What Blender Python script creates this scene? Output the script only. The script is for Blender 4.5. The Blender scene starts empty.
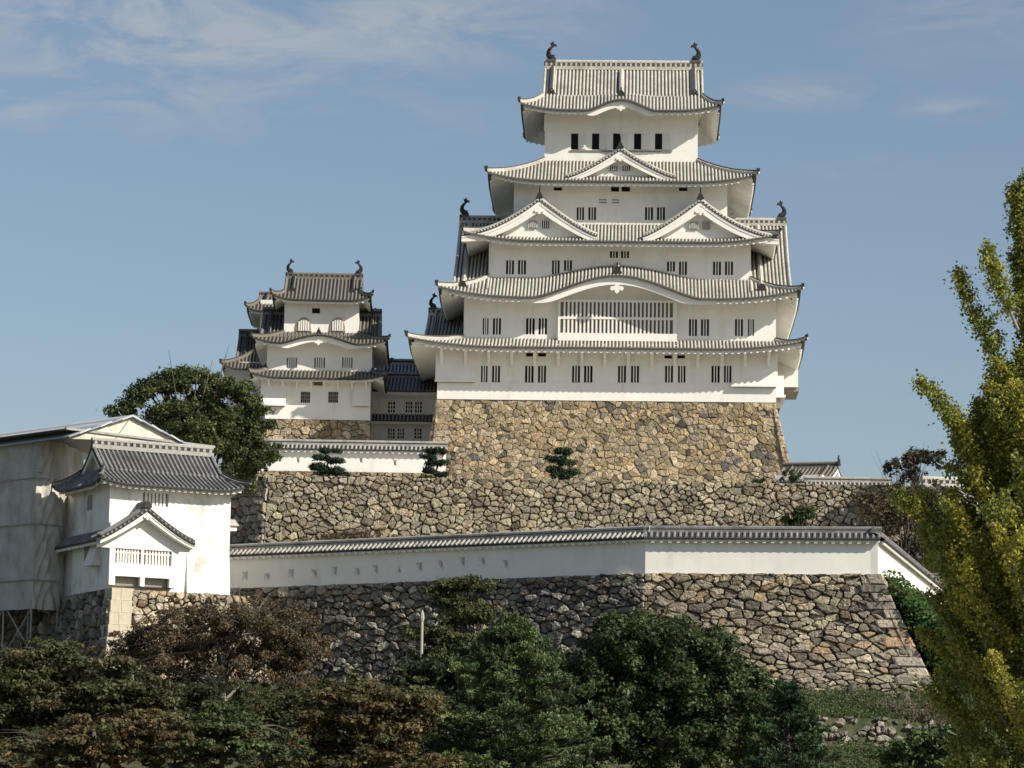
import bpy, math, random
import numpy as np
from mathutils import Vector, Matrix
R = math.radians
random.seed(7); rng = np.random.default_rng(7)
SC = bpy.context.scene
COL = SC.collection

# ------------------------------------------------------------------ camera
FPX, CAMZ, PITCH, ROLL = 3420.0, 1.7, R(8.12), R(0.9)
cam_d = bpy.data.cameras.new('camera'); cam = bpy.data.objects.new('camera', cam_d); COL.objects.link(cam)
cam_d.sensor_width = 36.0; cam_d.lens = FPX / 1024 * 36.0; cam_d.clip_start = 0.5; cam_d.clip_end = 6000
CM = Matrix.Rotation(R(90) + PITCH, 4, 'X') @ Matrix.Rotation(ROLL, 4, 'Z')
cam.matrix_world = Matrix.Translation((0, 0, CAMZ)) @ CM
SC.camera = cam
CM3 = CM.to_3x3()
# ------------------------------------------------------------------ sky and sun
SUN_AZ, SUN_EL = R(59), R(36)          # azimuth from the view's rear axis towards the right
wd = bpy.data.worlds.new('World'); SC.world = wd; wd.use_nodes = True
wn = wd.node_tree.nodes; wl = wd.node_tree.links; wn.clear()
sky = wn.new('ShaderNodeTexSky'); sky.sky_type = 'NISHITA'; sky.sun_disc = False
sky.sun_elevation = SUN_EL; sky.sun_rotation = math.pi - SUN_AZ
sky.air_density = 1.0; sky.dust_density = 1.2; sky.ozone_density = 1.0; sky.altitude = 50
bg = wn.new('ShaderNodeBackground'); bg.inputs['Strength'].default_value = 0.080
out = wn.new('ShaderNodeOutputWorld')
sun_d = bpy.data.lights.new('sun', 'SUN'); sun = bpy.data.objects.new('sun', sun_d); COL.objects.link(sun)
sun_d.energy = 4.9; sun_d.angle = R(0.5); sun_d.color = (1.0, 0.93, 0.80)
SDIR = Vector((math.sin(SUN_AZ) * math.cos(SUN_EL), -math.cos(SUN_AZ) * math.cos(SUN_EL), math.sin(SUN_EL)))
sun.rotation_euler = SDIR.to_track_quat('Z', 'Y').to_euler(); sun.location = (60, -60, 90)
SC.view_settings.view_transform = 'Standard'; SC.view_settings.look = 'None'
SC.view_settings.exposure = 0.34; SC.view_settings.gamma = 1.0

def ray(px, py):
    d = CM3 @ Vector(((px - 512) / FPX, (384 - py) / FPX, -1.0))
    return d
def at(px, py, Y):
    d = ray(px, py); t = Y / d.y
    return Vector((d.x * t, Y, d.z * t + CAMZ))

def nd(nt, typ, **kw):
    n = nt.nodes.new(typ)
    for k, v in kw.items(): setattr(n, k, v)
    return n
# clouds live in the sky itself, laid out by direction
tc = nd(wd.node_tree, 'ShaderNodeTexCoord')
mp = nd(wd.node_tree, 'ShaderNodeMapping'); mp.inputs['Scale'].default_value = (9, 9, 30); mp.inputs['Rotation'].default_value = (0, R(-8), 0)
wl.new(tc.outputs['Generated'], mp.inputs['Vector'])
nz = nd(wd.node_tree, 'ShaderNodeTexNoise'); nz.inputs['Scale'].default_value = 2.5; nz.inputs['Detail'].default_value = 7; nz.inputs['Roughness'].default_value = 0.62; nz.inputs['Distortion'].default_value = 0.6
wl.new(mp.outputs['Vector'], nz.inputs['Vector'])
def mth(op, a, b=None, clamp=False):
    n = nd(wd.node_tree, 'ShaderNodeMath', operation=op); n.use_clamp = clamp
    for i, v in enumerate((a, b)):
        if v is None: continue
        if isinstance(v, (int, float)): n.inputs[i].default_value = v
        else: wl.new(v, n.inputs[i])
    return n.outputs[0]
def blob(px, py, rx, rz, amt):
    c = ray(px, py).normalized()
    s = nd(wd.node_tree, 'ShaderNodeVectorMath', operation='SUBTRACT'); wl.new(tc.outputs['Generated'], s.inputs[0]); s.inputs[1].default_value = c
    m = nd(wd.node_tree, 'ShaderNodeVectorMath', operation='MULTIPLY'); wl.new(s.outputs[0], m.inputs[0]); m.inputs[1].default_value = (1 / rx, 1 / rx, 1 / rz)
    l = nd(wd.node_tree, 'ShaderNodeVectorMath', operation='LENGTH'); wl.new(m.outputs[0], l.inputs[0])
    f = mth('SUBTRACT', 1.0, l.outputs['Value'], True)
    return mth('MULTIPLY', f, amt)
bl = blob(150, 30, .11, .034, 1.9)
for b in (blob(420, 18, .07, .018, 1.5), blob(815, 92, .032, .0065, 1.35), blob(950, 108, .02, .005, .9), blob(970, 20, .05, .02, .7), blob(870, 172, .022, .005, .6), blob(20, 108, .03, .009, .9), blob(400, 110, .05, .01, .4)):
    bl = mth('MAXIMUM', bl, b)
cl = mth('MULTIPLY', mth('MULTIPLY', mth('SUBTRACT', nz.outputs['Fac'], 0.39, True), 4.2), bl, True)
cl = mth('MULTIPLY', cl, 0.52)
mix = nd(wd.node_tree, 'ShaderNodeMix', data_type='RGBA')
hs = nd(wd.node_tree, 'ShaderNodeHueSaturation'); hs.inputs['Saturation'].default_value = 0.96; hs.inputs['Value'].default_value = 1.0
wl.new(sky.outputs['Color'], hs.inputs['Color'])
wl.new(cl, mix.inputs['Factor']); wl.new(hs.outputs['Color'], mix.inputs[6]); mix.inputs[7].default_value = (5.0, 5.1, 5.1, 1)
wl.new(mix.outputs[2], bg.inputs['Color']); wl.new(bg.outputs[0], out.inputs['Surface'])

# ------------------------------------------------------------------ materials
MATS = {}
def mat(name, col, rough=0.85, var=0.12, scale=3.0, bump=0.0, attr=False, stain=None, leaf=0.0, bscale=None, stain_scale=(.5, .5, .12), stain_lo=.5, stain_hi=.75, detail=5):
    m = bpy.data.materials.new(name); m.use_nodes = True
    nt = m.node_tree; L = nt.links
    p = nt.nodes['Principled BSDF']; p.inputs['Roughness'].default_value = rough
    p.inputs['Specular IOR Level'].default_value = 0.25
    t = nd(nt, 'ShaderNodeTexCoord')
    n1 = nd(nt, 'ShaderNodeTexNoise'); n1.inputs['Scale'].default_value = scale; n1.inputs['Detail'].default_value = detail
    L.new(t.outputs['Object'], n1.inputs['Vector'])
    r = nd(nt, 'ShaderNodeMapRange'); r.inputs[1].default_value = .25; r.inputs[2].default_value = .75
    r.inputs[3].default_value = 1 - var; r.inputs[4].default_value = 1 + var
    L.new(n1.outputs['Fac'], r.inputs[0])
    mul = nd(nt, 'ShaderNodeMix', data_type='RGBA', blend_type='MULTIPLY'); mul.inputs['Factor'].default_value = 1
    if attr:
        a = nd(nt, 'ShaderNodeAttribute'); a.attribute_name = 'Col'; L.new(a.outputs['Color'], mul.inputs[6])
    else: mul.inputs[6].default_value = (*col, 1)
    L.new(r.outputs[0], mul.inputs[7])
    c = mul.outputs[2]
    if stain:
        mpn = nd(nt, 'ShaderNodeMapping'); mpn.inputs['Scale'].default_value = stain_scale; L.new(t.outputs['Object'], mpn.inputs['Vector'])
        n2 = nd(nt, 'ShaderNodeTexNoise'); n2.inputs['Scale'].default_value = 1.0; n2.inputs['Detail'].default_value = 8; n2.inputs['Roughness'].default_value = .65
        L.new(mpn.outputs['Vector'], n2.inputs['Vector'])
        r2 = nd(nt, 'ShaderNodeMapRange'); r2.inputs[1].default_value = stain_lo; r2.inputs[2].default_value = stain_hi; L.new(n2.outputs['Fac'], r2.inputs[0])
        mx = nd(nt, 'ShaderNodeMix', data_type='RGBA'); L.new(r2.outputs[0], mx.inputs['Factor']); L.new(c, mx.inputs[6]); mx.inputs[7].default_value = (*stain, 1)
        c = mx.outputs[2]
    L.new(c, p.inputs['Base Color'])
    if bump:
        b = nd(nt, 'ShaderNodeBump'); b.inputs['Strength'].default_value = 1.0; b.inputs['Distance'].default_value = bump
        n3 = nd(nt, 'ShaderNodeTexNoise'); n3.inputs['Scale'].default_value = bscale or scale * 2; n3.inputs['Detail'].default_value = 6
        L.new(t.outputs['Object'], n3.inputs['Vector']); L.new(n3.outputs['Fac'], b.inputs['Height']); L.new(b.outputs['Normal'], p.inputs['Normal'])
    if leaf:
        tr = nd(nt, 'ShaderNodeBsdfTranslucent'); L.new(c, tr.inputs['Color'])
        ms = nd(nt, 'ShaderNodeMixShader'); ms.inputs[0].default_value = leaf
        o = nt.nodes['Material Output']
        L.new(p.outputs[0], ms.inputs[1]); L.new(tr.outputs[0], ms.inputs[2]); L.new(ms.outputs[0], o.inputs['Surface'])
    MATS[name] = m
    return m
mat('plaster', (.80, .785, .74), .9, .05, .6, .012, stain=(.53, .52, .48), stain_scale=(1.1, 1.1, .2), stain_lo=.54, stain_hi=1.0)
mat('gravel', (.42, .39, .33), .95, .15, .6, .02)
mat('plaster_old', (.80, .785, .745), .9, .04, .8, .01, stain=(.36, .35, .33), stain_scale=(.55, .55, .35), stain_lo=.49, stain_hi=.74)
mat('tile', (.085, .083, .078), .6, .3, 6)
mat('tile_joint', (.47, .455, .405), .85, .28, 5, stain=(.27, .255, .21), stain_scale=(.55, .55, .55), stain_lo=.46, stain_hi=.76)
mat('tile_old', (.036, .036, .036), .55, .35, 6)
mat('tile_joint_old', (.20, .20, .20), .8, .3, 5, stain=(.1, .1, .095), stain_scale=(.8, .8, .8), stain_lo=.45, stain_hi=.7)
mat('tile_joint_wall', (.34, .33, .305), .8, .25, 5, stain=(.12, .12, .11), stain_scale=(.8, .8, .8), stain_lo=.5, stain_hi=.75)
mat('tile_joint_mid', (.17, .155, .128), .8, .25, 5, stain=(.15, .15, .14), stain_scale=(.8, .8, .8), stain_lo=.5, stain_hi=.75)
mat('ridge_plaster', (.33, .325, .305), .85, .2, 5)
mat('bronze', (.03, .03, .028), .5, .3, 8)
mat('dark_opening', (.012, .012, .012), .9, .2, 3)
mat('shutter', (.70, .69, .66), .8, .06, 2)
mat('window_grey', (.30, .30, .29), .8, .1, 2)
mat('niche_shade', (.46, .455, .44), .85, .1, 2)  # plaster darkened at the loophole backs, painting in the shade of the recess
mat('wood_grey', (.24, .22, .19), .8, .2, 5)
mat('frame_ochre', (.34, .27, .16), .7, .2, 5)
mat('stone', (.3, .3, .3), .92, .45, 4.5, .09, attr=True, bscale=6, stain=(.085, .08, .066), stain_scale=(.8, .8, .8), stain_lo=.52, stain_hi=.84, detail=9)
mat('ashlar', (.50, .45, .35), .9, .12, 2.5, .02, bscale=8)
mat('joint_dark', (.045, .04, .033), .95, .3, 2)
mat('joint_tan', (.20, .165, .11), .95, .3, 2)
mat('earth', (.085, .08, .045), .95, .45, 2.5, .12, stain=(.035, .055, .018), stain_scale=(1.3, 1.3, 1.3), stain_lo=.4, stain_hi=.65, detail=9)
mat('ground', (.10, .095, .075), .95, .3, .1, .05)
mat('leaf', (.1, .1, .1), .6, .15, 1.2, attr=True, leaf=.36)
mat('needle', (.1, .1, .1), .6, .15, 1.2, attr=True, leaf=.12)
mat('bark', (.10, .085, .07), .95, .3, 3, .03, bscale=12)
mat('bark_pale', (.22, .20, .175), .95, .3, 3, .03, bscale=12)
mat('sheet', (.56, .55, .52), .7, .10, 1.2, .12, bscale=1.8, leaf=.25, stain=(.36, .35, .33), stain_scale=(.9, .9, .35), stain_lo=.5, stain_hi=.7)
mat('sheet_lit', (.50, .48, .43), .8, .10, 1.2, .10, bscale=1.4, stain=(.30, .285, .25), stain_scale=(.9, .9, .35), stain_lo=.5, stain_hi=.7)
mat('sheet_cream', (.58, .55, .47), .8, .10, 1.0, .05, bscale=1.5, stain=(.40, .37, .30), stain_scale=(.7, .7, .5), stain_lo=.5, stain_hi=.75)
mat('metal_roof', (.27, .30, .33), .45, .12, .9)
mat('metal_pale', (.46, .48, .49), .45, .12, .9)
mat('steel', (.30, .30, .29), .5, .2, 5)
mat('concrete', (.36, .34, .29), .9, .1, 4)

# ------------------------------------------------------------------ mesh builder
class MB:
    def __init__(s): s.v = []; s.f = []; s.m = []; s.c = None
    def add(s, vs, fs, m):
        o = len(s.v); s.v.extend(tuple(v) for v in vs)
        for f in fs: s.f.append(tuple(i + o for i in f)); s.m.append(m)
    def grid(s, rows, m):
        nr, nc = len(rows), len(rows[0]); vs = [p for r in rows for p in r]
        s.add(vs, [(i * nc + j, i * nc + j + 1, (i + 1) * nc + j + 1, (i + 1) * nc + j) for i in range(nr - 1) for j in range(nc - 1)], m)
    def box(s, x0, x1, y0, y1, z0, z1, m, xf=None):
        vs = [Vector((x, y, z)) for x in (x0, x1) for y in (y0, y1) for z in (z0, z1)]
        if xf: vs = [xf @ v for v in vs]
        s.add(vs, [(0, 1, 3, 2), (4, 6, 7, 5), (0, 4, 5, 1), (2, 3, 7, 6), (0, 2, 6, 4), (1, 5, 7, 3)], m)
    def extrude(s, poly, d, m):     # poly: list of Vector, d: offset vector
        n = len(poly); d = Vector(d)
        vs = [Vector(p) for p in poly] + [Vector(p) + d for p in poly]
        s.add(vs, [tuple(range(n)), tuple(range(2 * n - 1, n - 1, -1))] + [(i, (i + 1) % n, n + (i + 1) % n, n + i) for i in range(n)], m)
    def tube(s, pts, rad, n, m, cap=True, sq=1.0):
        pts = [Vector(p) for p in pts]; k = len(pts)
        if not isinstance(rad, (list, tuple)): rad = [rad] * k
        vs = []; up = Vector((0, 0, 1))
        for i, p in enumerate(pts):
            t = (pts[min(i + 1, k - 1)] - pts[max(i - 1, 0)])
            if t.length < 1e-9: t = Vector((0, 0, 1))
            t.normalize()
            ref = up if abs(t.z) < .95 else Vector((0, 1, 0))
            a = t.cross(ref).normalized(); b = a.cross(t).normalized()
            for j in range(n):
                w = 2 * math.pi * (j + .5) / n
                vs.append(p + a * math.cos(w) * rad[i] + b * math.sin(w) * rad[i] * sq)
        fs = [(i * n + j, i * n + (j + 1) % n, (i + 1) * n + (j + 1) % n, (i + 1) * n + j) for i in range(k - 1) for j in range(n)]
        if cap: fs += [tuple(range(n)), tuple((k - 1) * n + j for j in range(n))]
        s.add(vs, fs, m)
    def rib(s, pts, side, r, m):    # half-round tile roll along a slope
        side = Vector(side).normalized(); vs = []
        for p in pts:
            for w in (0, 50, 90, 130, 180):
                vs.append(Vector(p) + side * (r * math.cos(R(w))) + Vector((0, 0, r * 1.15 * math.sin(R(w)))))
        k = len(pts)
        fs = [(i * 5 + j, i * 5 + j + 1, (i + 1) * 5 + j + 1, (i + 1) * 5 + j) for i in range(k - 1) for j in range(4)]
        fs.append(tuple((k - 1) * 5 + j for j in range(5)))
        s.add(vs, fs, m)
    def build(s, name, parent=None, smooth=False, cols=None):
        me = bpy.data.meshes.new(name); me.from_pydata(s.v, [], s.f)
        keys = []
        for k in s.m:
            if k not in keys: keys.append(k)
        for k in keys: me.materials.append(MATS[k])
        ix = {k: i for i, k in enumerate(keys)}
        me.polygons.foreach_set('material_index', [ix[k] for k in s.m])
        if smooth: me.polygons.foreach_set('use_smooth', [True] * len(s.f))
        if cols is not None:
            a = me.color_attributes.new('Col', 'FLOAT_COLOR', 'POINT')
            a.data.foreach_set('color', np.asarray(cols, dtype=np.float32).ravel())
        me.update()
        o = bpy.data.objects.new(name, me); COL.objects.link(o)
        if parent: o.parent = parent
        return o

def tag(o, label, cat, group=None, kind=None):
    if label: o['label'] = label
    if cat: o['category'] = cat
    if group: o['group'] = group
    if kind: o['kind'] = kind
    return o
class Frame:
    def __init__(s, O, th):
        s.O = Vector(O); s.th = th; s.ex = Vector((math.cos(th), math.sin(th), 0)); s.ey = Vector((-math.sin(th), math.cos(th), 0))
    def loc(s, px, py, ly):
        d = ray(px, py); c = Vector((0, 0, CAMZ))
        t = (ly - (c - s.O).dot(s.ey)) / d.dot(s.ey)
        p = c + d * t - s.O
        return p.dot(s.ex), p.z
    def x(s, px, py, ly): return s.loc(px, py, ly)[0]
    def z(s, px, py, ly): return s.loc(px, py, ly)[1]
    def onx(s, px, py, lx):          # pixel on the plane local x = lx -> (ly, z)
        d = ray(px, py); c = Vector((0, 0, CAMZ))
        t = (lx - (c - s.O).dot(s.ex)) / d.dot(s.ex)
        p = c + d * t - s.O
        return p.dot(s.ey), p.z
    def w(s, lx, ly, lz): return s.O + s.ex * lx + s.ey * ly + Vector((0, 0, lz))
    def empty(s, name, label, cat, group=None):
        o = bpy.data.objects.new(name, None); COL.objects.link(o); o.location = s.O; o.rotation_euler = (0, 0, s.th)
        o.empty_display_size = .5
        return tag(o, label, cat, group)

# ------------------------------------------------------------------ architecture helpers
def lin(a, b, t): return a + (b - a) * t
def frange(a, b, n): return [a + (b - a) * i / (n - 1) for i in range(n)]

def slope(mb, S, A0, A1, side, sp, rr, tm, jm, nd_=9, na=40, eave=True, lip=.15, fascia=lambda a: .28, inset=.3, width=3.0, raft=.55, wall_d=0.0, soffit=True, noraft=None):
    ds = frange(0, 1, nd_)
    mb.grid([[S(lin(A0(d), A1(d), i / na), d) for i in range(na + 1)] for d in ds], tm)
    lo, hi = min(A0(0), A0(1)), max(A1(0), A1(1))
    n = max(1, int((hi - lo) / sp)); off = ((hi - lo) - n * sp) / 2
    for i in range(n + 1):
        a = lo + off + i * sp
        d0 = 0.0
        if a < A0(0) and A0(1) < A0(0): d0 = (a - A0(0)) / (A0(1) - A0(0))
        if a > A1(0) and A1(1) > A1(0): d0 = max(d0, (a - A1(0)) / (A1(1) - A1(0)))
        d1 = 1.0
        if a < A0(1) and A0(1) > A0(0): d1 = (a - A0(0)) / (A0(1) - A0(0))
        if a > A1(1) and A1(1) < A1(0): d1 = min(d1, (a - A1(0)) / (A1(1) - A1(0)))
        if d1 - d0 < .03: continue
        k = max(2, int(round((d1 - d0) * (nd_ - 1))) + 1)
        mb.rib([S(a, d) for d in frange(d0, d1, k)], side, rr, jm)
    if not eave: return
    Z = Vector((0, 0, 1))
    aa = [i / na for i in range(na + 1)]
    di = 1 - inset / width
    e0 = [Vector(S(lin(A0(1), A1(1), t), 1)) for t in aa]
    e1 = [p - Z * lip for p in e0]
    ai = [lin(A0(di), A1(di), t) for t in aa]
    e2 = [Vector(S(lin(A0(1), A1(1), t), di)) if False else Vector((0, 0, 0)) for t in aa]
    e2 = []
    for t, p in zip(aa, e0):
        q = Vector(S(lin(A0(di), A1(di), t), di)); e2.append(Vector((q.x, q.y, p.z - lip)))
    e3 = [p - Z * fascia(lin(A0(1), A1(1), t)) for t, p in zip(aa, e2)]
    mb.grid([e0, e1], tm); mb.grid([e1, e2], tm); mb.grid([e2, e3], 'plaster')
    if soffit:
        rows = []
        for d in frange(di, wall_d, 4):
            row = []
            for t in aa:
                a = lin(A0(d), A1(d), t); q = Vector(S(a, d)); aE = lin(A0(1), A1(1), t)
                drop = lip + fascia(aE) if d == di else lip + min(fascia(aE), .3)
                row.append(q - Z * drop)
            rows.append(row)
        # keep the first soffit row level with the fascia foot
        rows[0] = [Vector(p) for p in e3]
        mb.grid(rows, 'plaster')
        m = int((hi - lo) / raft); sv = Vector(side).normalized() * .10
        for i in range(1, m):
            a = lo + i * raft; d0 = wall_d
            if noraft and noraft[0] < a < noraft[1]: continue
            if a < A0(0) and A0(1) < A0(0): d0 = max(d0, (a - A0(0)) / (A0(1) - A0(0)) + .05)
            if a > A1(0) and A1(1) > A1(0): d0 = max(d0, (a - A1(0)) / (A1(1) - A1(0)) + .05)
            if d0 > di - .1: continue
            dd = di + .4 * inset / width
            p, q = Vector(S(a, dd)), Vector(S(a, d0)); fz = lip + fascia(a) - .06
            p -= Z * fz; q -= Z * (lip + .26)
            mb.add([p - sv, p + sv, p + sv - Z * .17, p - sv - Z * .17, q - sv, q + sv, q + sv - Z * .17, q - sv - Z * .17],
                   [(0, 1, 2, 3), (0, 3, 7, 4), (1, 5, 6, 2), (3, 2, 6, 7)], 'plaster')

def oni(mb, p, s=.8, face='y', m='bronze', spike=0.0):
    prof = [(-.5, 0), (-.62, .18), (-.42, .42), (-.36, .7), (-.15, .98), (.15, .98), (.36, .7), (.42, .42), (.62, .18), (.5, 0)]
    p = Vector(p); t = .28 * s
    if face == 'y': mb.extrude([p + Vector((a * s, 0, b * s)) for a, b in prof], (0, t, 0), m)
    else: mb.extrude([p + Vector((0, a * s, b * s)) for a, b in prof], (t if face == '+x' else -t, 0, 0), m)
    if spike:
        d = Vector((0, -.25, 1)) if face == 'y' else Vector((.2 if face == '+x' else -.2, 0, 1))
        q = p + Vector((0, t / 2 if face == 'y' else 0, .9 * s))
        mb.tube([q, q + d * spike * .5, q + d * spike], [.1 * s + .03, .09 * s + .02, .05], 6, m)

def skirt(mb, ri, zi, ro, zo, lift=.6, sag=.22, sp=.315, rr=.092, tm='tile', jm='tile_joint', bump=None, sides='FLRB', fas=.28, lip=.15, tips=True, ridge_r=.17, wall_d=0.0, raft=.55, oni_s=.55):
    x0, x1, y0, y1 = ri; X0, X1, Y0, Y1 = ro
    def zf(d, a, A0, A1, fr):
        mid = (A0 + A1) / 2; s = abs(a - mid) / max(1e-6, (A1 - A0) / 2)
        c = max(0.0, (s - .5) / .5) ** 2.4
        z = zi + (zo - zi) * (d * (1 + sag) - sag * d * d) + lift * c * d * d
        if fr and bump: z += bump['B'](a) * (bump['k0'] + (1 - bump['k0']) * d)
        return z
    def mk(k):
        if k in 'FB':
            A0 = lambda d: lin(x0, X0, d); A1 = lambda d: lin(x1, X1, d)
            yi, yo = (y0, Y0) if k == 'F' else (y1, Y1)
            S = lambda a, d: (a, lin(yi, yo, d), zf(d, a, A0(d), A1(d), k == 'F'))
            return S, A0, A1, (1, 0, 0), abs(yo - yi)
        A0 = lambda d: lin(y0, Y0, d); A1 = lambda d: lin(y1, Y1, d)
        xi, xo = (x0, X0) if k == 'L' else (x1, X1)
        S = lambda a, d: (lin(xi, xo, d), a, zf(d, a, A0(d), A1(d), False))
        return S, A0, A1, (0, 1, 0), abs(xo - xi)
    for k in sides:
        S, A0, A1, sd, w = mk(k)
        f = (lambda a: fas + bump['extra'](a)) if (bump and k == 'F') else (lambda a: fas)
        slope(mb, S, A0, A1, sd, sp, rr, tm, jm, 9, 90 if (bump and k == 'F') else 40, True, lip, f, .3, w, raft, wall_d, noraft=(bump['c'] - bump['W'] * 1.12, bump['c'] + bump['W'] * 1.12) if (bump and k == 'F') else None)
    if tips:
        for cx, ci, CX_ in ((0, x0, X0), (1, x1, X1)):
            for cy, yi, YO in ((0, y0, Y0), (1, y1, Y1)):
                if ('F' if cy == 0 else 'B') not in sides or ('L' if cx == 0 else 'R') not in sides: continue
                pts = []
                for d in frange(0, 1, 8):
                    z = zi + (zo - zi) * (d * (1 + sag) - sag * d * d) + lift * d * d
                    pts.append(Vector((lin(ci, CX_, d), lin(yi, YO, d), z + .12)))
                dirv = (pts[-1] - pts[-2]).normalized()
                pts.append(pts[-1] + dirv * .22 + Vector((0, 0, .12)))
                mb.tube(pts, ridge_r, 6, jm, sq=1.3)
                mb.tube([p + Vector((0, 0, ridge_r * 1.3)) for p in pts[:-1]], ridge_r * .5, 5, tm)
                oni(mb, pts[-2] + Vector((0, -.02 if cy == 0 else .02, -.1)), oni_s, '+x' if cx else '-x')
                e = pts[-1]; mb.tube([e + Vector((0, 0, .05)), e + dirv * .12 + Vector((0, 0, .30 * oni_s / .55))], [.13, .07], 5, 'bronze')
    return mk('F')[0]

def smooth(a, b, v):
    t = min(1, max(0, (v - a) / (b - a))); return t * t * (3 - 2 * t)
def bump_fn(c, W, H, ex=.35, k0=.5):
    B = lambda a: H * (0.5 * (1 + math.cos(math.pi * min(1, abs(a - c) / W)))) ** .72
    E = lambda a: ex * smooth(1.12, .72, abs(a - c) / W)
    return dict(B=B, extra=E, k0=k0, c=c, W=W, H=H)

def pendant(mb, c, s, t=.12, m='plaster'):     # lobed white ornament under a gable peak, facing the front
    prof = [(0, -.62), (.22, -.42), (.2, -.25), (.5, -.33), (.66, -.12), (.5, .1), (.25, .08), (.15, .3), (-.15, .3), (-.25, .08), (-.5, .1), (-.66, -.12), (-.5, -.33), (-.2, -.25), (-.22, -.42)]
    c = Vector(c)
    mb.extrude([c + Vector((a * s, 0, b * s)) for a, b in prof], (0, t, 0), m)

def ridge_line(mb, p0, p1, w, h, tm, jm, step=.45, dots=True):
    p0, p1 = Vector(p0), Vector(p1); d = (p1 - p0); L = d.length; d.normalize()
    n = Vector((-d.y, d.x, 0)); Z = Vector((0, 0, 1))
    def bx(a, b, hw, z0, z1, m):
        q = [p0 + d * a + n * hw, p0 + d * b + n * hw, p0 + d * b - n * hw, p0 + d * a - n * hw]
        vs = [v + Z * z0 for v in q] + [v + Z * z1 for v in q]
        mb.add(vs, [(0, 1, 2, 3), (4, 5, 6, 7), (0, 1, 5, 4), (1, 2, 6, 5), (2, 3, 7, 6), (3, 0, 4, 7)], m)
    bx(0, L, w / 2, -.1, h * .30, jm); bx(0.02, L - .02, w / 2 - .05, h * .30, h * .78, tm)
    mb.tube([p0 + Z * h * .86, p1 + Z * h * .86], w * .40, 8, jm)
    if dots:
        k = max(2, int(L / step))
        for i in range(k):
            a = (i + .5) * L / k
            bx(a - step * .2, a + step * .2, w / 2 - .02, h * .33, h * .72, jm)

def gable_roof(mb, x0, x1, yr, zr, yf, zf, yb, zb, sag=.22, sp=.33, rr=.1, tm='tile', jm='tile_joint', eave=False, ridge=(.55, .55), verge=True, board=.45, desc=True, wall_m='plaster', lip=.12, fas=.18, descr=.17, inset_wall=.5, oni_s=.7, dots=True, wall_z=None):
    g = lambda d: d * (1 + sag) - sag * d * d
    for (ye, ze) in ((yf, zf), (yb, zb)):
        S = lambda a, d, ye=ye, ze=ze: (a, lin(yr, ye, d), zr + (ze - zr) * g(d))
        slope(mb, S, lambda d: x0, lambda d: x1, (1, 0, 0), sp, rr, tm, jm, 9, 8, eave, lip, lambda a: fas, .15, abs(ye - yr), .5, 0.0)
        if verge:
            for xe, sg in ((x0, -1), (x1, 1)):
                pr = [Vector(S(xe, d)) for d in frange(0, 1, 10)]
                top = [p + Vector((sg * .10, 0, .05)) for p in pr]; low = [p - Vector((0, 0, .16)) for p in top]
                mb.grid([pr, top, low, [p - Vector((sg * .16, 0, 0)) for p in low]], tm)
                b0 = [p - Vector((sg * .04, 0, 0)) for p in low]; b1 = [p - Vector((0, 0, board)) for p in b0]
                mb.grid([b0, b1, [p - Vector((sg * .14, 0, 0)) for p in b1], [p - Vector((sg * .14, 0, 0)) for p in b0]], 'plaster')
                mb.tube([p + Vector((-sg * .02, 0, .08)) for p in pr], rr * 1.25, 6, jm)
                xi = xe - sg * inset_wall
                zl = wall_z if wall_z is not None else min(zf, zb) - .3
                mb.grid([[Vector((xi, p.y, p.z - .1)) for p in pr], [Vector((xi, p.y, min(p.z - .1, zl))) for p in pr]], wall_m)
                mb.grid([[p - Vector((0, 0, .2)) for p in pr], [Vector((xi, p.y, p.z - .2)) for p in pr]], 'plaster')
        if desc:
            for xe, sg in ((x0, 1), (x1, -1)):
                xx = xe + sg * (.75)
                pr = [Vector(S(xx, d)) + Vector((0, 0, .16)) for d in frange(.04, .93, 9)]
                mb.tube(pr, descr, 6, jm, sq=1.2); mb.tube([p + Vector((0, 0, descr * 1.2)) for p in pr], descr * .5, 5, tm)
                if ye == yf: oni(mb, pr[-1] + Vector((0, -.12, -.3)), oni_s, 'y')
    ridge_line(mb, (x0 - .1, yr, zr), (x1 + .1, yr, zr), ridge[0], ridge[1], tm, jm, dots=dots)

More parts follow.
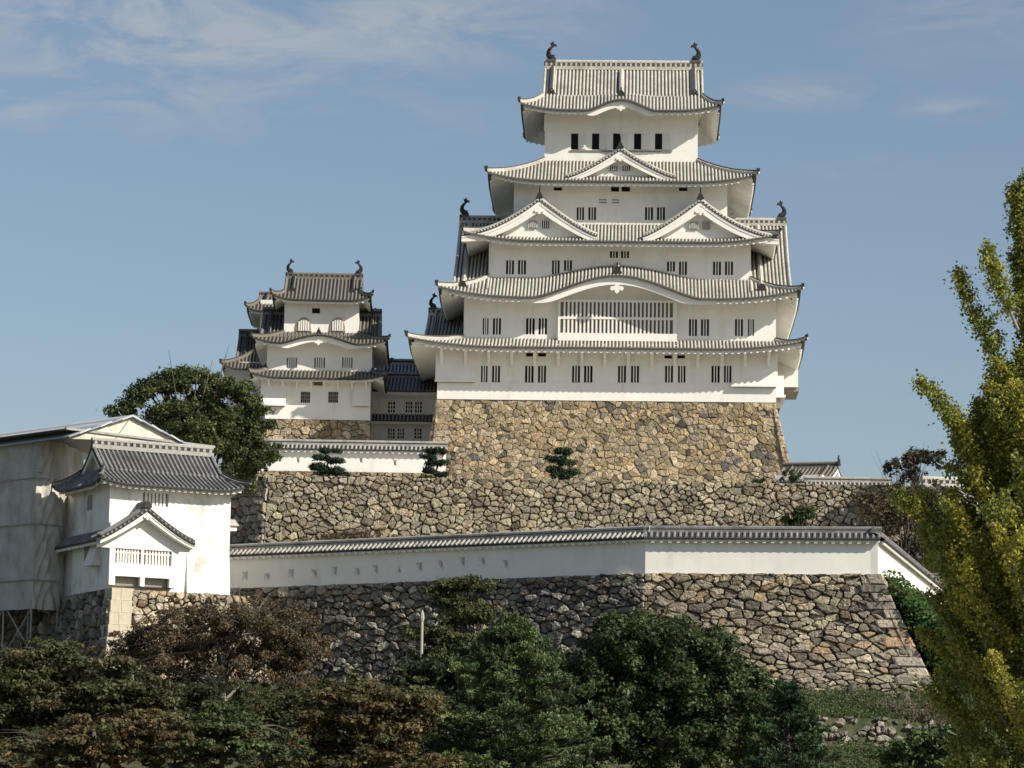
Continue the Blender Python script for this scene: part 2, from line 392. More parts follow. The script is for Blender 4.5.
def gable_front(mb, xp, zp, wl, wr, H, el, er, yf, yb, board=.6, tm='tile', jm='tile_joint', sp=.33, rr=.1, inset=.75, zb=None, pend=.55, oni_s=.7, spike=.5, ridge=(.45, .4), wall_m='plaster', ornament_m='plaster', endcut=.0):
    zb = zp - H if zb is None else zb
    prof = {}
    for sg, w, e in ((-1, wl, el), (1, wr, er)):
        f = lambda t, sg=sg, w=w, e=e: (xp + sg * w * t, zp - H * (1 - (1 - t) ** e))
        S = lambda a, d, f=f: (f(d)[0], a, f(d)[1])
        slope(mb, S, lambda d: yf, lambda d: yb, (0, 1, 0), sp, rr, tm, jm, 12, 2, False)
        ts = frange(0, 1, 18); pr = [Vector((f(t)[0], yf, f(t)[1])) for t in ts]
        Z = Vector((0, 0, 1)); Y = Vector((0, 1, 0))
        top = [p + Z * .06 for p in pr]; low = [p - Z * .24 for p in pr]
        mb.grid([[p + Y * .5 for p in top], top, low, [p + Y * .2 for p in low]], tm)
        # round verge tiles and the two verge rolls
        acc = 0; last = pr[0]
        L = sum((pr[i + 1] - pr[i]).length for i in range(len(pr) - 1)); k = int(L / .3)
        for i in range(k):
            t = (i + .5) / k; p = Vector((f(t)[0], yf, f(t)[1] - .08))
            mb.tube([p + Y * (-.05), p + Y * .5], rr * .95, 6, jm)
        mb.tube([p + Y * .32 + Z * .10 for p in pr], rr * 1.2, 6, jm); mb.tube([p + Y * .62 + Z * .10 for p in pr], rr * 1.3, 6, jm)
        bt = lambda t: board * (1 - .45 * t)
        b0 = [p + Y * .1 for p in low]; b1 = [p - Z * bt(t) for p, t in zip(b0, ts)]
        mb.grid([b0, b1, [p + Y * .16 for p in b1], [p + Y * .16 for p in b0]], 'plaster')
        # moulding line on the board
        mb.grid([[p + Y * -.05 - Z * .02 for p in b0], [p + Y * -.05 - Z * (bt(t) * .35) for p, t in zip(b0, ts)], [p - Z * (bt(t) * .37) for p, t in zip(b0, ts)]], 'plaster')
        mb.grid([[p + Y * .1 for p in b1], [p + Y * (inset + .02) for p in b1]], 'plaster')
        prof[sg] = [Vector((p.x, yf + inset, max(zb - .05, p.z - .2))) for p in pr]
        mb.grid([prof[sg], [Vector((p.x, p.y, zb - .6)) for p in prof[sg]]], wall_m)
    if pend: pendant(mb, (xp, yf + .0, zp - .2 - board * .9), pend, .12, ornament_m)
    ridge_line(mb, (xp, yf + .1, zp + .05), (xp, yb, zp + .05), ridge[0], ridge[1], tm, jm, dots=False)
    oni(mb, (xp, yf - .06, zp - .02), oni_s, 'y', spike=spike)

def wall_box(mb, x0, x1, yf, yb, z0, z1, ops=(), m='plaster', depth=.3, flare=0.0):
    xs = sorted({x0, x1, *[v for o in ops for v in (o[0], o[1])]}); zs = sorted({z0, z1, *[v for o in ops for v in (o[2], o[3])]})
    for i in range(len(xs) - 1):
        for j in range(len(zs) - 1):
            cx, cz = (xs[i] + xs[i + 1]) / 2, (zs[j] + zs[j + 1]) / 2
            if any(o[0] < cx < o[1] and o[2] < cz < o[3] for o in ops): continue
            mb.add([(xs[i], yf, zs[j]), (xs[i + 1], yf, zs[j]), (xs[i + 1], yf, zs[j + 1]), (xs[i], yf, zs[j + 1])], [(0, 1, 2, 3)], m)
    for o in ops:
        a, b, c, d = o
        mb.add([(a, yf, c), (b, yf, c), (b, yf, d), (a, yf, d), (a, yf + depth, c), (b, yf + depth, c), (b, yf + depth, d), (a, yf + depth, d)],
               [(0, 1, 5, 4), (1, 2, 6, 5), (2, 3, 7, 6), (3, 0, 4, 7)], m)
    mb.add([(x0, yf, z0), (x1, yf, z0), (x1, yb, z0), (x0, yb, z0), (x0, yf, z1), (x1, yf, z1), (x1, yb, z1), (x0, yb, z1)],
           [(1, 2, 6, 5), (2, 3, 7, 6), (3, 0, 4, 7), (4, 5, 6, 7)], m)

def window(root, o, yf, nb=3, barm='plaster', depth=.3, panem='dark_opening', cross=0, bw=.045):
    a, b, c, d = o
    m = MB(); m.add([(a, yf + depth - .01, c), (b, yf + depth - .01, c), (b, yf + depth - .01, d), (a, yf + depth - .01, d)], [(0, 1, 2, 3)], panem)
    w = m.build('window', root)
    m = MB()
    for i in range(nb):
        cx = a + (b - a) * (i + 1) / (nb + 1); m.box(cx - bw, cx + bw, yf + .06, yf + .16, c, d, barm)
    for i in range(cross):
        cz = c + (d - c) * (i + 1) / (cross + 1); m.box(a, b, yf + .08, yf + .14, cz - .04, cz + .04, barm)
    if nb + cross: m.build('bars', w)
    return w

def shachi(name, p, s, facing, parent):       # curled roof fish; facing = +1 looks towards +x
    mb = MB(); p = Vector(p); f = facing
    pts = [(.42, .10), (.25, .16), (.0, .30), (-.18, .52), (-.22, .80), (-.12, 1.05), (.06, 1.24), (.16, 1.42)]
    rad = [.10, .24, .29, .26, .20, .15, .10, .05]
    mb.tube([p + Vector((f * a * s, 0, b * s)) for a, b in pts], [r * s for r in rad], 8, 'bronze')
    def fin(poly, t=.07):
        mb.extrude([p + Vector((f * a * s, -t * s, b * s)) for a, b in poly], (0, 2 * t * s, 0), 'bronze')
    fin([(.02, 1.15), (.12, 1.2), (.34, 1.34), (.50, 1.22), (.44, 1.48), (.26, 1.52), (.16, 1.78), (.02, 1.60), (-.10, 1.66), (-.04, 1.40)])
    fin([(-.35, .35), (-.20, .45), (-.30, .62), (-.46, .62)]); fin([(-.36, .72), (-.2, .7), (-.2, .95), (-.38, .98)])
    fin([(-.05, .3), (.15, .25), (.3, .5), (.05, .48)], .3)
    mb.box(p.x - .42 * s, p.x + .42 * s, p.y - .3 * s, p.y + .3 * s, p.z - .1, p.z + .12 * s, 'tile')
    return mb.build(name, parent, smooth=False)

# ------------------------------------------------------------------ stone walls: each stone is a rounded polygon block
def voronoi(seeds, W, H, k):
    n = len(seeds); P = seeds * np.array([1, k]); Hk = H * k
    cs = math.sqrt(W * Hk / max(n, 1)) * 1.6
    buckets = {}
    for i, (x, y) in enumerate(P): buckets.setdefault((int(x / cs), int(y / cs)), []).append(i)
    outp = []
    for i, (x, y) in enumerate(P):
        poly = [(0.0, 0.0), (W, 0.0), (W, Hk), (0.0, Hk)]
        bx, by = int(x / cs), int(y / cs); nb = []
        for u in range(bx - 2, bx + 3):
            for v in range(by - 2, by + 3): nb += buckets.get((u, v), [])
        nb = sorted((j for j in nb if j != i), key=lambda j: (P[j][0] - x) ** 2 + (P[j][1] - y) ** 2)[:30]
        for j in nb:
            qx, qy = P[j]; mx, my = (x + qx) / 2, (y + qy) / 2; nx, ny = qx - x, qy - y
            new = []
            for a in range(len(poly)):
                p, q = poly[a], poly[(a + 1) % len(poly)]
                dp = (p[0] - mx) * nx + (p[1] - my) * ny; dq = (q[0] - mx) * nx + (q[1] - my) * ny
                if dp <= 0: new.append(p)
                if dp * dq < 0:
                    t = dp / (dp - dq); new.append((p[0] + (q[0] - p[0]) * t, p[1] + (q[1] - p[1]) * t))
            poly = new
            if len(poly) < 3: break
        if len(poly) >= 3: outp.append([(a, b / k) for a, b in poly])
    return outp

def stones_into(mb, cols, F, W, H, cw, ch, pal, depth=.12, gap=.05, jit=.38, backm='joint_dark', skip=None, small=.12, dark=None, rough=1.0):
    """F(s,h) -> (point, outward normal)."""
    seeds = []; h = 0
    while h < H:
        rh = ch * random.uniform(.75, 1.3); s = random.uniform(-cw, 0)
        while s < W:
            w = cw * random.choice((.45, .65, .85, 1, 1.2, 1.6)); sx = s + w / 2 + random.uniform(-jit, jit) * w * .5; sh = h + rh / 2 + random.uniform(-jit, jit) * rh
            if 0 <= sx <= W and 0 <= sh <= H: seeds.append((sx, sh))
            if random.random() < small: seeds.append((min(W, max(0, sx + w * .5)), min(H, max(0, sh + rh * random.uniform(-.6, .6)))))
            s += w
        h += rh
    cells = voronoi(np.array(seeds), W, H, cw / ch * .95)
    nb = 14
    o0 = len(mb.v)
    mb.grid([[F(W * i / nb, H * j / 8)[0] - F(W * i / nb, H * j / 8)[1] * .10 for i in range(nb + 1)] for j in range(9)], backm)
    cols.extend([(.05, .045, .04, 1)] * (len(mb.v) - o0))
    for poly in cells:
        cx = sum(p[0] for p in poly) / len(poly); cy = sum(p[1] for p in poly) / len(poly)
        if skip and skip(cx, cy): continue
        r = math.sqrt(max(1e-4, abs(sum(poly[i][0] * poly[(i + 1) % len(poly)][1] - poly[(i + 1) % len(poly)][0] * poly[i][1] for i in range(len(poly)))) / 2) / math.pi)
        if max(p[0] for p in poly) - min(p[0] for p in poly) > 3.2 * cw or max(p[1] for p in poly) - min(p[1] for p in poly) > 3.2 * ch: continue
        # cut corners once
        q = []
        for i in range(len(poly)):
            a, b = poly[i], poly[(i + 1) % len(poly)]
            L = math.hypot(b[0] - a[0], b[1] - a[1])
            if L < .04: q.append(((a[0] + b[0]) / 2, (a[1] + b[1]) / 2)); continue
            c1 = random.uniform(.10, .25) if rough >= .7 else random.uniform(.03, .15)
            bow = random.uniform(-.05, .07) * rough; nx_, ny_ = (b[1] - a[1]), -(b[0] - a[0])
            for t in ((c1, random.uniform(.35, .65), 1 - c1) if L > .22 else (c1, 1 - c1)):
                k_ = -bow if .3 < t < .7 else 0
                q.append((a[0] + (b[0] - a[0]) * t - nx_ * k_ * -1, a[1] + (b[1] - a[1]) * t - ny_ * k_ * -1))
        n = len(q)
        if n < 3: continue
        g = min(.45, gap * random.uniform(.5, 1.4) / max(r, .05)); d = depth * random.uniform(.2, 1.5) * min(1.3, .5 + r)
        tx, ty = random.uniform(-.20, .20) * rough, random.uniform(-.26, .14) * rough
        base = [(cx + (a - cx) * (1 - g) + random.uniform(-.10, .10) * r * rough, cy + (b - cy) * (1 - g) + random.uniform(-.10, .10) * r * rough) for a, b in q]
        vs = []
        for sc, dd in ((1.0, -.12), (1.0, d * .45), (.90, d * .9), (.55, d * 1.0)):
            for a, b in base:
                u, v = cx + (a - cx) * sc, cy + (b - cy) * sc
                p, nn = F(u, v)
                vs.append(p + nn * (dd + ((u - cx) * tx + (v - cy) * ty if dd > 0 else 0) + (random.uniform(-.05, .05) * rough * min(1, r * 2) if dd > 0 else 0)))
        p, nn = F(cx, cy); vs.append(p + nn * d)
        fs = [(k * n + i, k * n + (i + 1) % n, (k + 1) * n + (i + 1) % n, (k + 1) * n + i) for k in range(3) for i in range(n)]
        fs += [(3 * n + i, 3 * n + (i + 1) % n, 4 * n) for i in range(n)]
        mb.add(vs, fs, 'stone')
        c = random.choice(pal)
        if dark and random.random() < dark[0]: c = dark[1]
        j = random.uniform(.78, 1.2)
        if random.random() < .10: j *= .6
        cols.extend([(c[0] * j * random.uniform(.95, 1.05), c[1] * j, c[2] * j * random.uniform(.93, 1.05), 1)] * len(vs))

def corner_blocks(mb, cols, F, W, H, n, right, la, lb, pal, dep=.16, thick=1.0):
    h = 0; hs = [random.uniform(.8, 1.25) for _ in range(n)]; t = sum(hs)
    for i in range(n):
        h0, h1 = h, h + hs[i] / t * H; h = h1; L = la if i % 2 else lb; L *= random.uniform(.85, 1.15)
        e = W + .10 if right else -.10; q = W - L if right else L; vs = []
        for dd in (dep * random.uniform(.7, 1.2), -thick):
            for (a, b) in ((e, h0 + .03), (q, h0 + .03), (q, h1 - .03), (e, h1 - .03)):
                p, nn = F(a, b); vs.append(p + nn * dd + Vector((random.uniform(-.03, .03), 0, random.uniform(-.03, .03))))
        # bevelled front
        cen = sum((Vector(v) for v in vs[:4]), Vector()) / 4; nn = F(W / 2, H / 2)[1]
        fr = [cen.lerp(Vector(v), .86) + nn * .05 for v in vs[:4]]
        mb.add(vs + fr, [(0, 1, 5, 4), (1, 2, 6, 5), (2, 3, 7, 6), (3, 0, 4, 7), (8, 9, 10, 11), (0, 1, 9, 8), (1, 2, 10, 9), (2, 3, 11, 10), (3, 0, 8, 11)], 'stone')
        c = random.choice(pal); j = random.uniform(.85, 1.2); cols.extend([(c[0] * j, c[1] * j, c[2] * j, 1)] * 12)

def face_fn(bl, br, tl, tr, nrm, W, H, curve=0.0):
    bl, br, tl, tr = map(Vector, (bl, br, tl, tr)); nrm = Vector(nrm).normalized()
    def F(s, h):
        u, v = s / W, h / H
        p = bl.lerp(br, u).lerp(tl.lerp(tr, u), v)
        p = p - nrm * (curve * 4 * v * (1 - v))
        return p, nrm
    return F
PAL_TAN = [(.37, .285, .175), (.33, .255, .155), (.40, .315, .20), (.30, .24, .16), (.36, .30, .215), (.43, .355, .25), (.27, .225, .165)]
PAL_MID = [(.285, .245, .17), (.325, .28, .195), (.25, .215, .155), (.35, .31, .23), (.28, .25, .195), (.22, .19, .14)]
PAL_LOW = [(.25, .212, .165), (.30, .255, .195), (.19, .165, .13), (.36, .31, .235), (.27, .235, .18), (.155, .135, .108), (.45, .385, .28), (.33, .25, .16)]
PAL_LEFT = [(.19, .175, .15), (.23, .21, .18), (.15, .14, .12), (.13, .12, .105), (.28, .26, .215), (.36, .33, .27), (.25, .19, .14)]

# ================================================================== GROUND
def smooth(a, b, v): t = min(1, max(0, (v - a) / (b - a))); return t * t * (3 - 2 * t)
def ground_z(x, y):
    z = 0.0
    z += 4.0 * smooth(120, 160, y) + 4.2 * smooth(158, 184, y) + 4.0 * smooth(183, 199, y)
    fall = 1 - smooth(45, 110, abs(x)) ; z *= max(.0, fall) if abs(x) > 45 else 1
    if y > 350: z *= 1 - smooth(350, 500, y)
    return z
mb = MB()
xs = sorted(set([-3000, -1200, -500, -250, -150] + list(np.arange(-110, 111, 2.5)) + [150, 250, 500, 1200, 3000])); ys = sorted(set([-800, -200, -50, 0, 40, 80, 100] + list(np.arange(110, 215, 2.0)) + [230, 260, 300, 350, 400, 450, 500, 900, 3500]))
mb.grid([[(x, y, ground_z(x, y) + (random.uniform(-.12, .12) if 100 < y < 215 and abs(x) < 110 else 0)) for x in xs] for y in ys], 'earth')
tag(mb.build('ground', smooth=True), None, None, kind='structure')

mb = MB(); mb.grid([[(x, y, .006) for x in (-160, 0, 160)] for y in (-160, 0, 104)], 'gravel'); tag(mb.build('bounce_plaza'), None, None, kind='structure')  # unseen pale gravel square, added to bounce light up into shaded walls and eaves
# ================================================================== STONE TERRACES
# --- lower bailey walls
KY = 199.6
def at_z(px, py, z): d = ray(px, py); t = (z - CAMZ) / d.z; return Vector((d.x * t, d.y * t, z))
wk = at(645, 573, KY); zw = wk.z; wl_ = at_z(226, 588.5, zw); wr_ = at_z(879, 574.5, zw); print('wall', wl_, wk, wr_)
recv = Vector((9.5, 41, 0)); wend = Vector((wr_.x, wr_.y, 0)) + recv * 1.3
def V2(p, z): return Vector((p.x, p.y, z))
def stone_wall_obj(name, label, faces, cat='stone wall'):
    mb = MB(); cols = []
    for kw in faces:
        cb = kw.pop('cb', None); stones_into(mb, cols, **kw)
        if cb: corner_blocks(mb, cols, kw['F'], kw['W'], kw['H'], *cb)
    while len(cols) < len(mb.v): cols.append((.1, .1, .1, 1))
    o = mb.build(name, cols=cols)
    return tag(o, label, cat)
def seg_face(a, b, zt, zb_, batter, ext_l=0., ext_r=0., cw=1, ch=.6, pal=PAL_LOW, curve=.0, **k):
    """stone face under the plan segment a->b (outward is to the right of a->b when looking along -> use clockwise n)"""
    d = (Vector((b.x, b.y, 0)) - Vector((a.x, a.y, 0))); W = d.length; d.normalize(); n = Vector((d.y, -d.x, 0))
    H = zt - zb_
    tl, tr = V2(a, zt), V2(b, zt); bl = V2(a, zb_) + n * batter - d * ext_l; br = V2(b, zb_) + n * batter + d * ext_r
    nr = Vector((n.x, n.y, batter / H)).normalized()
    Hs = math.hypot(H, batter)
    return dict(F=face_fn(bl, br, tl, tr, nr, W, Hs, curve), W=W, H=Hs, cw=cw, ch=ch, pal=pal, **k)
dl = (Vector((wk.x, wk.y, 0)) - Vector((wl_.x, wl_.y, 0))).normalized()
o = stone_wall_obj('stone_wall', 'rough grey dry stone retaining wall under the long white wall, sloping outwards to its right corner', [
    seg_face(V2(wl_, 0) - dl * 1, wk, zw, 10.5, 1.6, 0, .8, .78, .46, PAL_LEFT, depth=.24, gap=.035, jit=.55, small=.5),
    seg_face(wk, wr_, zw, 11.0, 2.2, .8, 3.9, .92, .50, PAL_LOW, curve=.55, depth=.20, gap=.03, jit=.45, small=.8, rough=.75, cb=(15, True, 1.5, .85, [(.25, .225, .19), (.30, .27, .22), (.36, .32, .25), (.42, .37, .29), (.36, .25, .16), (.2, .18, .15)], .16)),
    dict(F=face_fn(Vector((wr_.x + 3.9, wr_.y - 2.2, 11.0)), V2(wend, 11.0) + Vector((3.5, 0, 0)), V2(wr_, zw), V2(wend, zw), (.95, -.2, .3), 54, 8.5, .5), W=54, H=8.5, cw=1.2, ch=.7, pal=PAL_LOW, depth=.22)])
# --- bailey ground behind the white wall
mb = MB(); zt = zw - .05
mb.add([V2(wl_, zt) + Vector((-8, 4, 0)), V2(wl_, zt) + Vector((0, .8, 0)), V2(wk, zt) + Vector((0, .8, 0)), V2(wr_, zt) + Vector((-.5, .8, 0)), V2(wend, zt) + Vector((-.8, 0, 0)), Vector((30, 290, zt)), Vector((-60, 290, zt)), Vector((-60, 222, zt))], [tuple(range(8))], 'gravel')
tag(mb.build('terrace_ground'), None, None, kind='structure')

# --- upper terrace wall
TY = 265.0
tl_ = at(268, 477, TY); tr_ = at(935, 484, TY); zt2 = (tl_.z + tr_.z) / 2
bl_ = at(254, 548, TY - 1.2)
def toff(p): return p
stone_wall_obj('stone_wall', 'weathered olive brown stone terrace wall below the keep, long and level behind the white wall', [
    seg_face(tl_, tr_, zt2, zw - .3, 3.0, .9, 1.0, .80, .56, PAL_MID, curve=.35, depth=.20, gap=.035, jit=.6, small=.6, backm='joint_dark'),
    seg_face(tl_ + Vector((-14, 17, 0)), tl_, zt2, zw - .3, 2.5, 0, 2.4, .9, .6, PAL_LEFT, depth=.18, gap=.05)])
mb = MB(); mb.add([V2(tl_, zt2 - .06) + Vector((0, .4, 0)), V2(tr_, zt2 - .06) + Vector((0, .4, 0)), Vector((45, 350, zt2 - .06)), Vector((-60, 350, zt2 - .06)), V2(tl_, zt2 - .06) + Vector((-14, 17, 0))], [tuple(range(5))], 'gravel')
tag(mb.build('terrace_ground'), None, None, kind='structure')

# ================================================================== MAIN KEEP
KF = Frame(at(606, 401, 300.0), R(-2))
gz = zt2 - KF.O.z                           # terrace level in keep coordinates
# stone base
xl, xr = KF.x(437.5, 399, 0), KF.x(774.5, 402, 0)
HB = -gz + .3
mb = MB(); cols = []
def kface(a, b, n, bat, **k):
    a, b, n = Vector(a), Vector(b), Vector(n); d = (b - a).normalized()
    W = (b - a).length; H = math.hypot(HB, bat)
    eR = 2.7 if n.y < 0 else bat
    if n.x > 0: F_off = Vector((.95, 0, 0))
    else: F_off = Vector((0, 0, 0))
    F = face_fn(a + n * bat - d * bat - Vector((0, 0, HB)) + F_off, b + n * bat + d * eR - Vector((0, 0, HB)) + F_off, a, b, n + Vector((0, 0, bat / HB)), W, H, .28)
    stones_into(mb, cols, F, W, H, pal=PAL_TAN, **k)
    if n.y < 0:
        for rt in (True, False): corner_blocks(mb, cols, F, W, H, 16, rt, 1.35, .8, PAL_TAN + [(.2, .18, .14)], .05)
st = dict(cw=.66, ch=.56, depth=.11, gap=.014, jit=.65, small=.55, rough=.65, backm='joint_tan', dark=(.07, (.12, .11, .095)))
kface((xl, .08, 0), (xr, .08, 0), (0, -1, 0), 1.75, **st)
kface((xr - .08, 0, 0), (xr - .08, 22, 0), (1, 0, 0), 1.75, **st); kface((xl + .08, 22, 0), (xl + .08, 0, 0), (-1, 0, 0), 1.75, **st)
# long corner stones, alternating, lie on both corners
o = mb.build('stone_rampart', cols=cols); o.location = KF.O; o.rotation_euler = (0, 0, KF.th)
tag(o, 'tall tan stone base with curved edges carrying the white main keep', 'stone wall')

keep = KF.empty('castle_keep', 'tall white five storey main keep with grey tiled roofs on the tan stone base', 'castle')
CY_ = 11.0
def ops_from(fr, lst, ly): 
    r = []
    for t_ in lst:
        a, b, c, d = t_[:4]
        x0, _ = fr.loc(a, (c + d) / 2, ly); x1, _ = fr.loc(b, (c + d) / 2, ly); z0 = fr.z((a + b) / 2, d, ly); z1 = fr.z((a + b) / 2, c, ly)
        r.append((x0, x1, z0, z1))
    return r
def tier(fr, root, xa, xb, ym, yf, yb, y_bot, y_top, wins, nb=2, name='wall', m='plaster', barm='plaster', panem='dark_opening', cross=0, bw=.05, zadd=(0, 0)):
    x0, x1 = fr.x(xa, ym, yf), fr.x(xb, ym, yf); z0 = fr.z((xa + xb) / 2, y_bot, yf) + zadd[0]; z1 = fr.z((xa + xb) / 2, y_top, yf) + zadd[1]
    ops = ops_from(fr, wins, yf)
    mb = MB(); wall_box(mb, x0, x1, yf, yb, z0, z1, ops, m); mb.build(name, root)
    for o, w in zip(ops, wins): window(root, o, yf, nb if len(w) < 5 else w[4], barm, panem=panem, cross=cross, bw=bw)
    return x0, x1, z0, z1
W1 = [(a, b, 365.6, 382.6) for a, b in ((481, 487.5), (492, 500), (525, 533.6), (538, 546), (572, 580), (584, 592.5), (618, 626), (631, 639), (665, 673), (678, 685.5), (711.5, 719.7), (724, 731.3))]
W1u = [(450, 457, 353, 356.5), (526, 533, 352.7, 356.5), (538, 546, 352.7, 356.5), (664.5, 672, 355, 358.5), (677.5, 685, 355, 358.5), (735, 743, 356, 359.5), (746, 754, 356, 359.5)]
W2 = [(a, b, 318, 334.5) for a, b in ((482.7, 488.5), (492.8, 501), (526, 534.7), (538.6, 547))] + [(a, b, 319, 336) for a, b in ((689, 697), (701, 709), (735, 743), (748, 754))]
W3 = [(a, b, 260, 274.3) for a, b in ((506, 514), (518, 526), (552, 559.6))] + [(564, 572, 260, 271)] + [(a, b, 261.3, 275) for a, b in ((679, 687), (713, 721), (725, 733))] + [(667, 675, 261.3, 271.5)] + [(610, 618, 251, 258), (621, 629, 251, 258)]
W4 = [(a, b, 207, 220) for a, b in ((576.7, 584), (588.4, 596), (645, 653), (657, 665))]
W4u = [(553.5, 562, 187, 190.6), (611, 619, 186.5, 191.6), (621.5, 630, 186.5, 191.6), (679, 687.5, 187.4, 191)]
W5 = [(571, 578.2, 133.2, 149.4), (592, 599.2, 133.2, 149.4), (613, 620, 133.2, 149.4), (634, 641.2, 133.2, 149.4), (655, 662.2, 133.2, 149.4)]
YF = [0, .3, 2.0, 4.0, 6.0]; YB = [22 - v for v in YF]
t1 = tier(KF, keep, 437.5, 776, 385, YF[0], YB[0], 401, 344, W1 + [(*w, 0) for w in W1u])
t2 = tier(KF, keep, 463.8, 776, 320, YF[1], YB[1], 345, 289, W2)
t3 = tier(KF, keep, 488.8, 750.8, 260, YF[2], YB[2], 290, 234, W3)
t4 = tier(KF, keep, 513.8, 727.3, 205, YF[3], YB[3], 236, 172, W4 + [(*w, 0) for w in W4u])
t5 = tier(KF, keep, 544.8, 697.8, 140, YF[4], YB[4], 172, 106, [(*w, 0) for w in W5])
# thin sill line and plaster mouldings
mb = MB(); z = KF.z(620, 150.6, 6); mb.box(KF.x(570, 150, 6), KF.x(672, 150, 6), 5.9, 6.0, z - .12, z, 'wood_grey'); mb.build('window_sill', keep)
mb = MB()
for a, b in ((579, 586), (600, 607), (620.8, 628), (642, 649), (663, 670.5)):
    x0, x1 = KF.x(a, 141, 5.93), KF.x(b, 141, 5.93); mb.box(x0, x1, 5.93, 6.0, KF.z(620, 149.4, 5.93), KF.z(620, 133.2, 5.93), 'shutter')
    s = mb.build('shutter', keep); mb = MB()
for a in (545.5, 568, 589, 609, 631, 651, 673, 697):
    x0 = KF.x(a, 125, 5.95); mb.box(x0 - .12, x0 + .12, 5.94, 6.0, KF.z(620, 132, 6), KF.z(620, 115, 6), 'plaster')
zb_ = KF.z(620, 131, 6); mb.box(t5[0], t5[1], 5.96, 6.0, zb_ - .1, zb_ + .1, 'plaster'); mb.build('moulding', keep)
for a, b in ((599, 606.5), (612, 619.3)):
    mb = MB(); mb.box(KF.x(a, 201, 4), KF.x(b, 201, 4), 3.97, 4.0, KF.z(609, 203.3, 4), KF.z(609, 199.2, 4), 'window_grey'); v = mb.build('vent', keep)
    mb = MB(); z = KF.z(609, 201.2, 4); mb.box(KF.x(a, 201, 4), KF.x(b, 201, 4), 3.94, 3.97, z - .05, z + .05, 'plaster'); mb.build('slat', v)
# lattice bay on the second storey
mb = MB(); x0, x1 = KF.x(558, 320, -.25), KF.x(677, 320, -.25); za, zb1 = KF.z(617, 341, -.25), KF.z(617, 300, -.25)
r1 = ops_from(KF, [(560.5, 673, 302, 317)], -.25)[0]; r2 = ops_from(KF, [(560.5, 673, 319.3, 333.3)], -.25)[0]
r2 = (r1[0], r1[1], r2[2], r2[3])
wall_box(mb, x0, x1, -.25, .29, za, zb1, [r1, r2], depth=.35); bay = mb.build('lattice_bay', keep)
mb = MB()
for r in (r1, r2):
    mb.add([(r[0], .09, r[2]), (r[1], .09, r[2]), (r[1], .09, r[3]), (r[0], .09, r[3])], [(0, 1, 2, 3)], 'wood_grey')
mb.build('opening', bay); mb = MB()
for r in (r1, r2):
    for i in range(1, 28):
        cx = r[0] + (r[1] - r[0]) * i / 28; mb.box(cx - .085, cx + .085, -.2, -.05, r[2], r[3], 'plaster')
mb.build('bars', bay)

def Rm(fr, xl_, xr_, ymc, ly, ye): return fr.x(xl_, ymc, ly), fr.x(xr_, ymc, ly), fr.z((xl_ + xr_) / 2, ye, ly)
def keep_roof(n_in, ly_in, y_in, xin, xout, ly_out, y_out, y_corner, **k):
    xi0, xi1 = xin; yo = ly_out
    X0, X1, zo = Rm(KF, xout[0], xout[1], y_corner, ly_out, y_out)
    zi = KF.z(620, y_in, ly_in)
    mb = MB()
    S = skirt(mb, (xi0, xi1, ly_in, 22 - ly_in), zi, (X0, X1, yo, 22 - yo), zo, **k)
    return mb, S, (X0, X1, yo, zo, zi)
# roof 1
mb, S1, q1 = keep_roof(1, .3, 340.0, t2[:2], (408, 805), -2.4, 347.2, 338, lift=.75)
roof1 = mb.build('roof', keep)
# west dormer on roof 1
mb = MB(); xa, xb = KF.x(424.5, 330, 4), t2[0] + .4
gable_roof(mb, xa, xb, CY_, KF.z(440, 315, CY_), 3.2, KF.z(440, 341.5, 3.2), 18.8, KF.z(440, 341.5, 3.2), tm='tile', jm='tile_joint', board=.4, oni_s=.6, wall_z=KF.z(440, 345, 3.2))
g = mb.build('side_gable', roof1); shachi('fish_ornament', (xa + .3, CY_, KF.z(440, 311.5, CY_) + .25), .85, 1, roof1)
# roof 2 with wide undulating gable
c2 = KF.x(617, 285, -2); bm2 = bump_fn(c2, 7.5, 2.0, .36, .6)
mb, S2, q2 = keep_roof(2, 2.0, 279.0, t3[:2], (438, 801), -2.1, 297.3, 292, lift=.85, bump=bm2, fas=.30)
pendant(mb, (c2, -1.9, S2(c2, 1)[2] - 1.05), .95); oni(mb, (c2, -2.0, S2(c2, 1)[2] + .15), .7, 'y', spike=.35)
mb.tube([Vector(S2(c2, d)) + Vector((0, 0, .22)) for d in frange(.05, .95, 6)], .2, 6, 'tile_joint')
roof2 = mb.build('roof', keep)
mb = MB(); aa = frange(c2 - 7.6, c2 + 7.6, 40)
dd = (2.0 - .28) / (2.0 + 2.1)
mb.grid([[(a, .28, S2(a, dd)[2] - .4) for a in aa], [(a, .28, t2[3] - 1.4) for a in aa]], 'plaster'); mb.build('gable_wall', roof2)
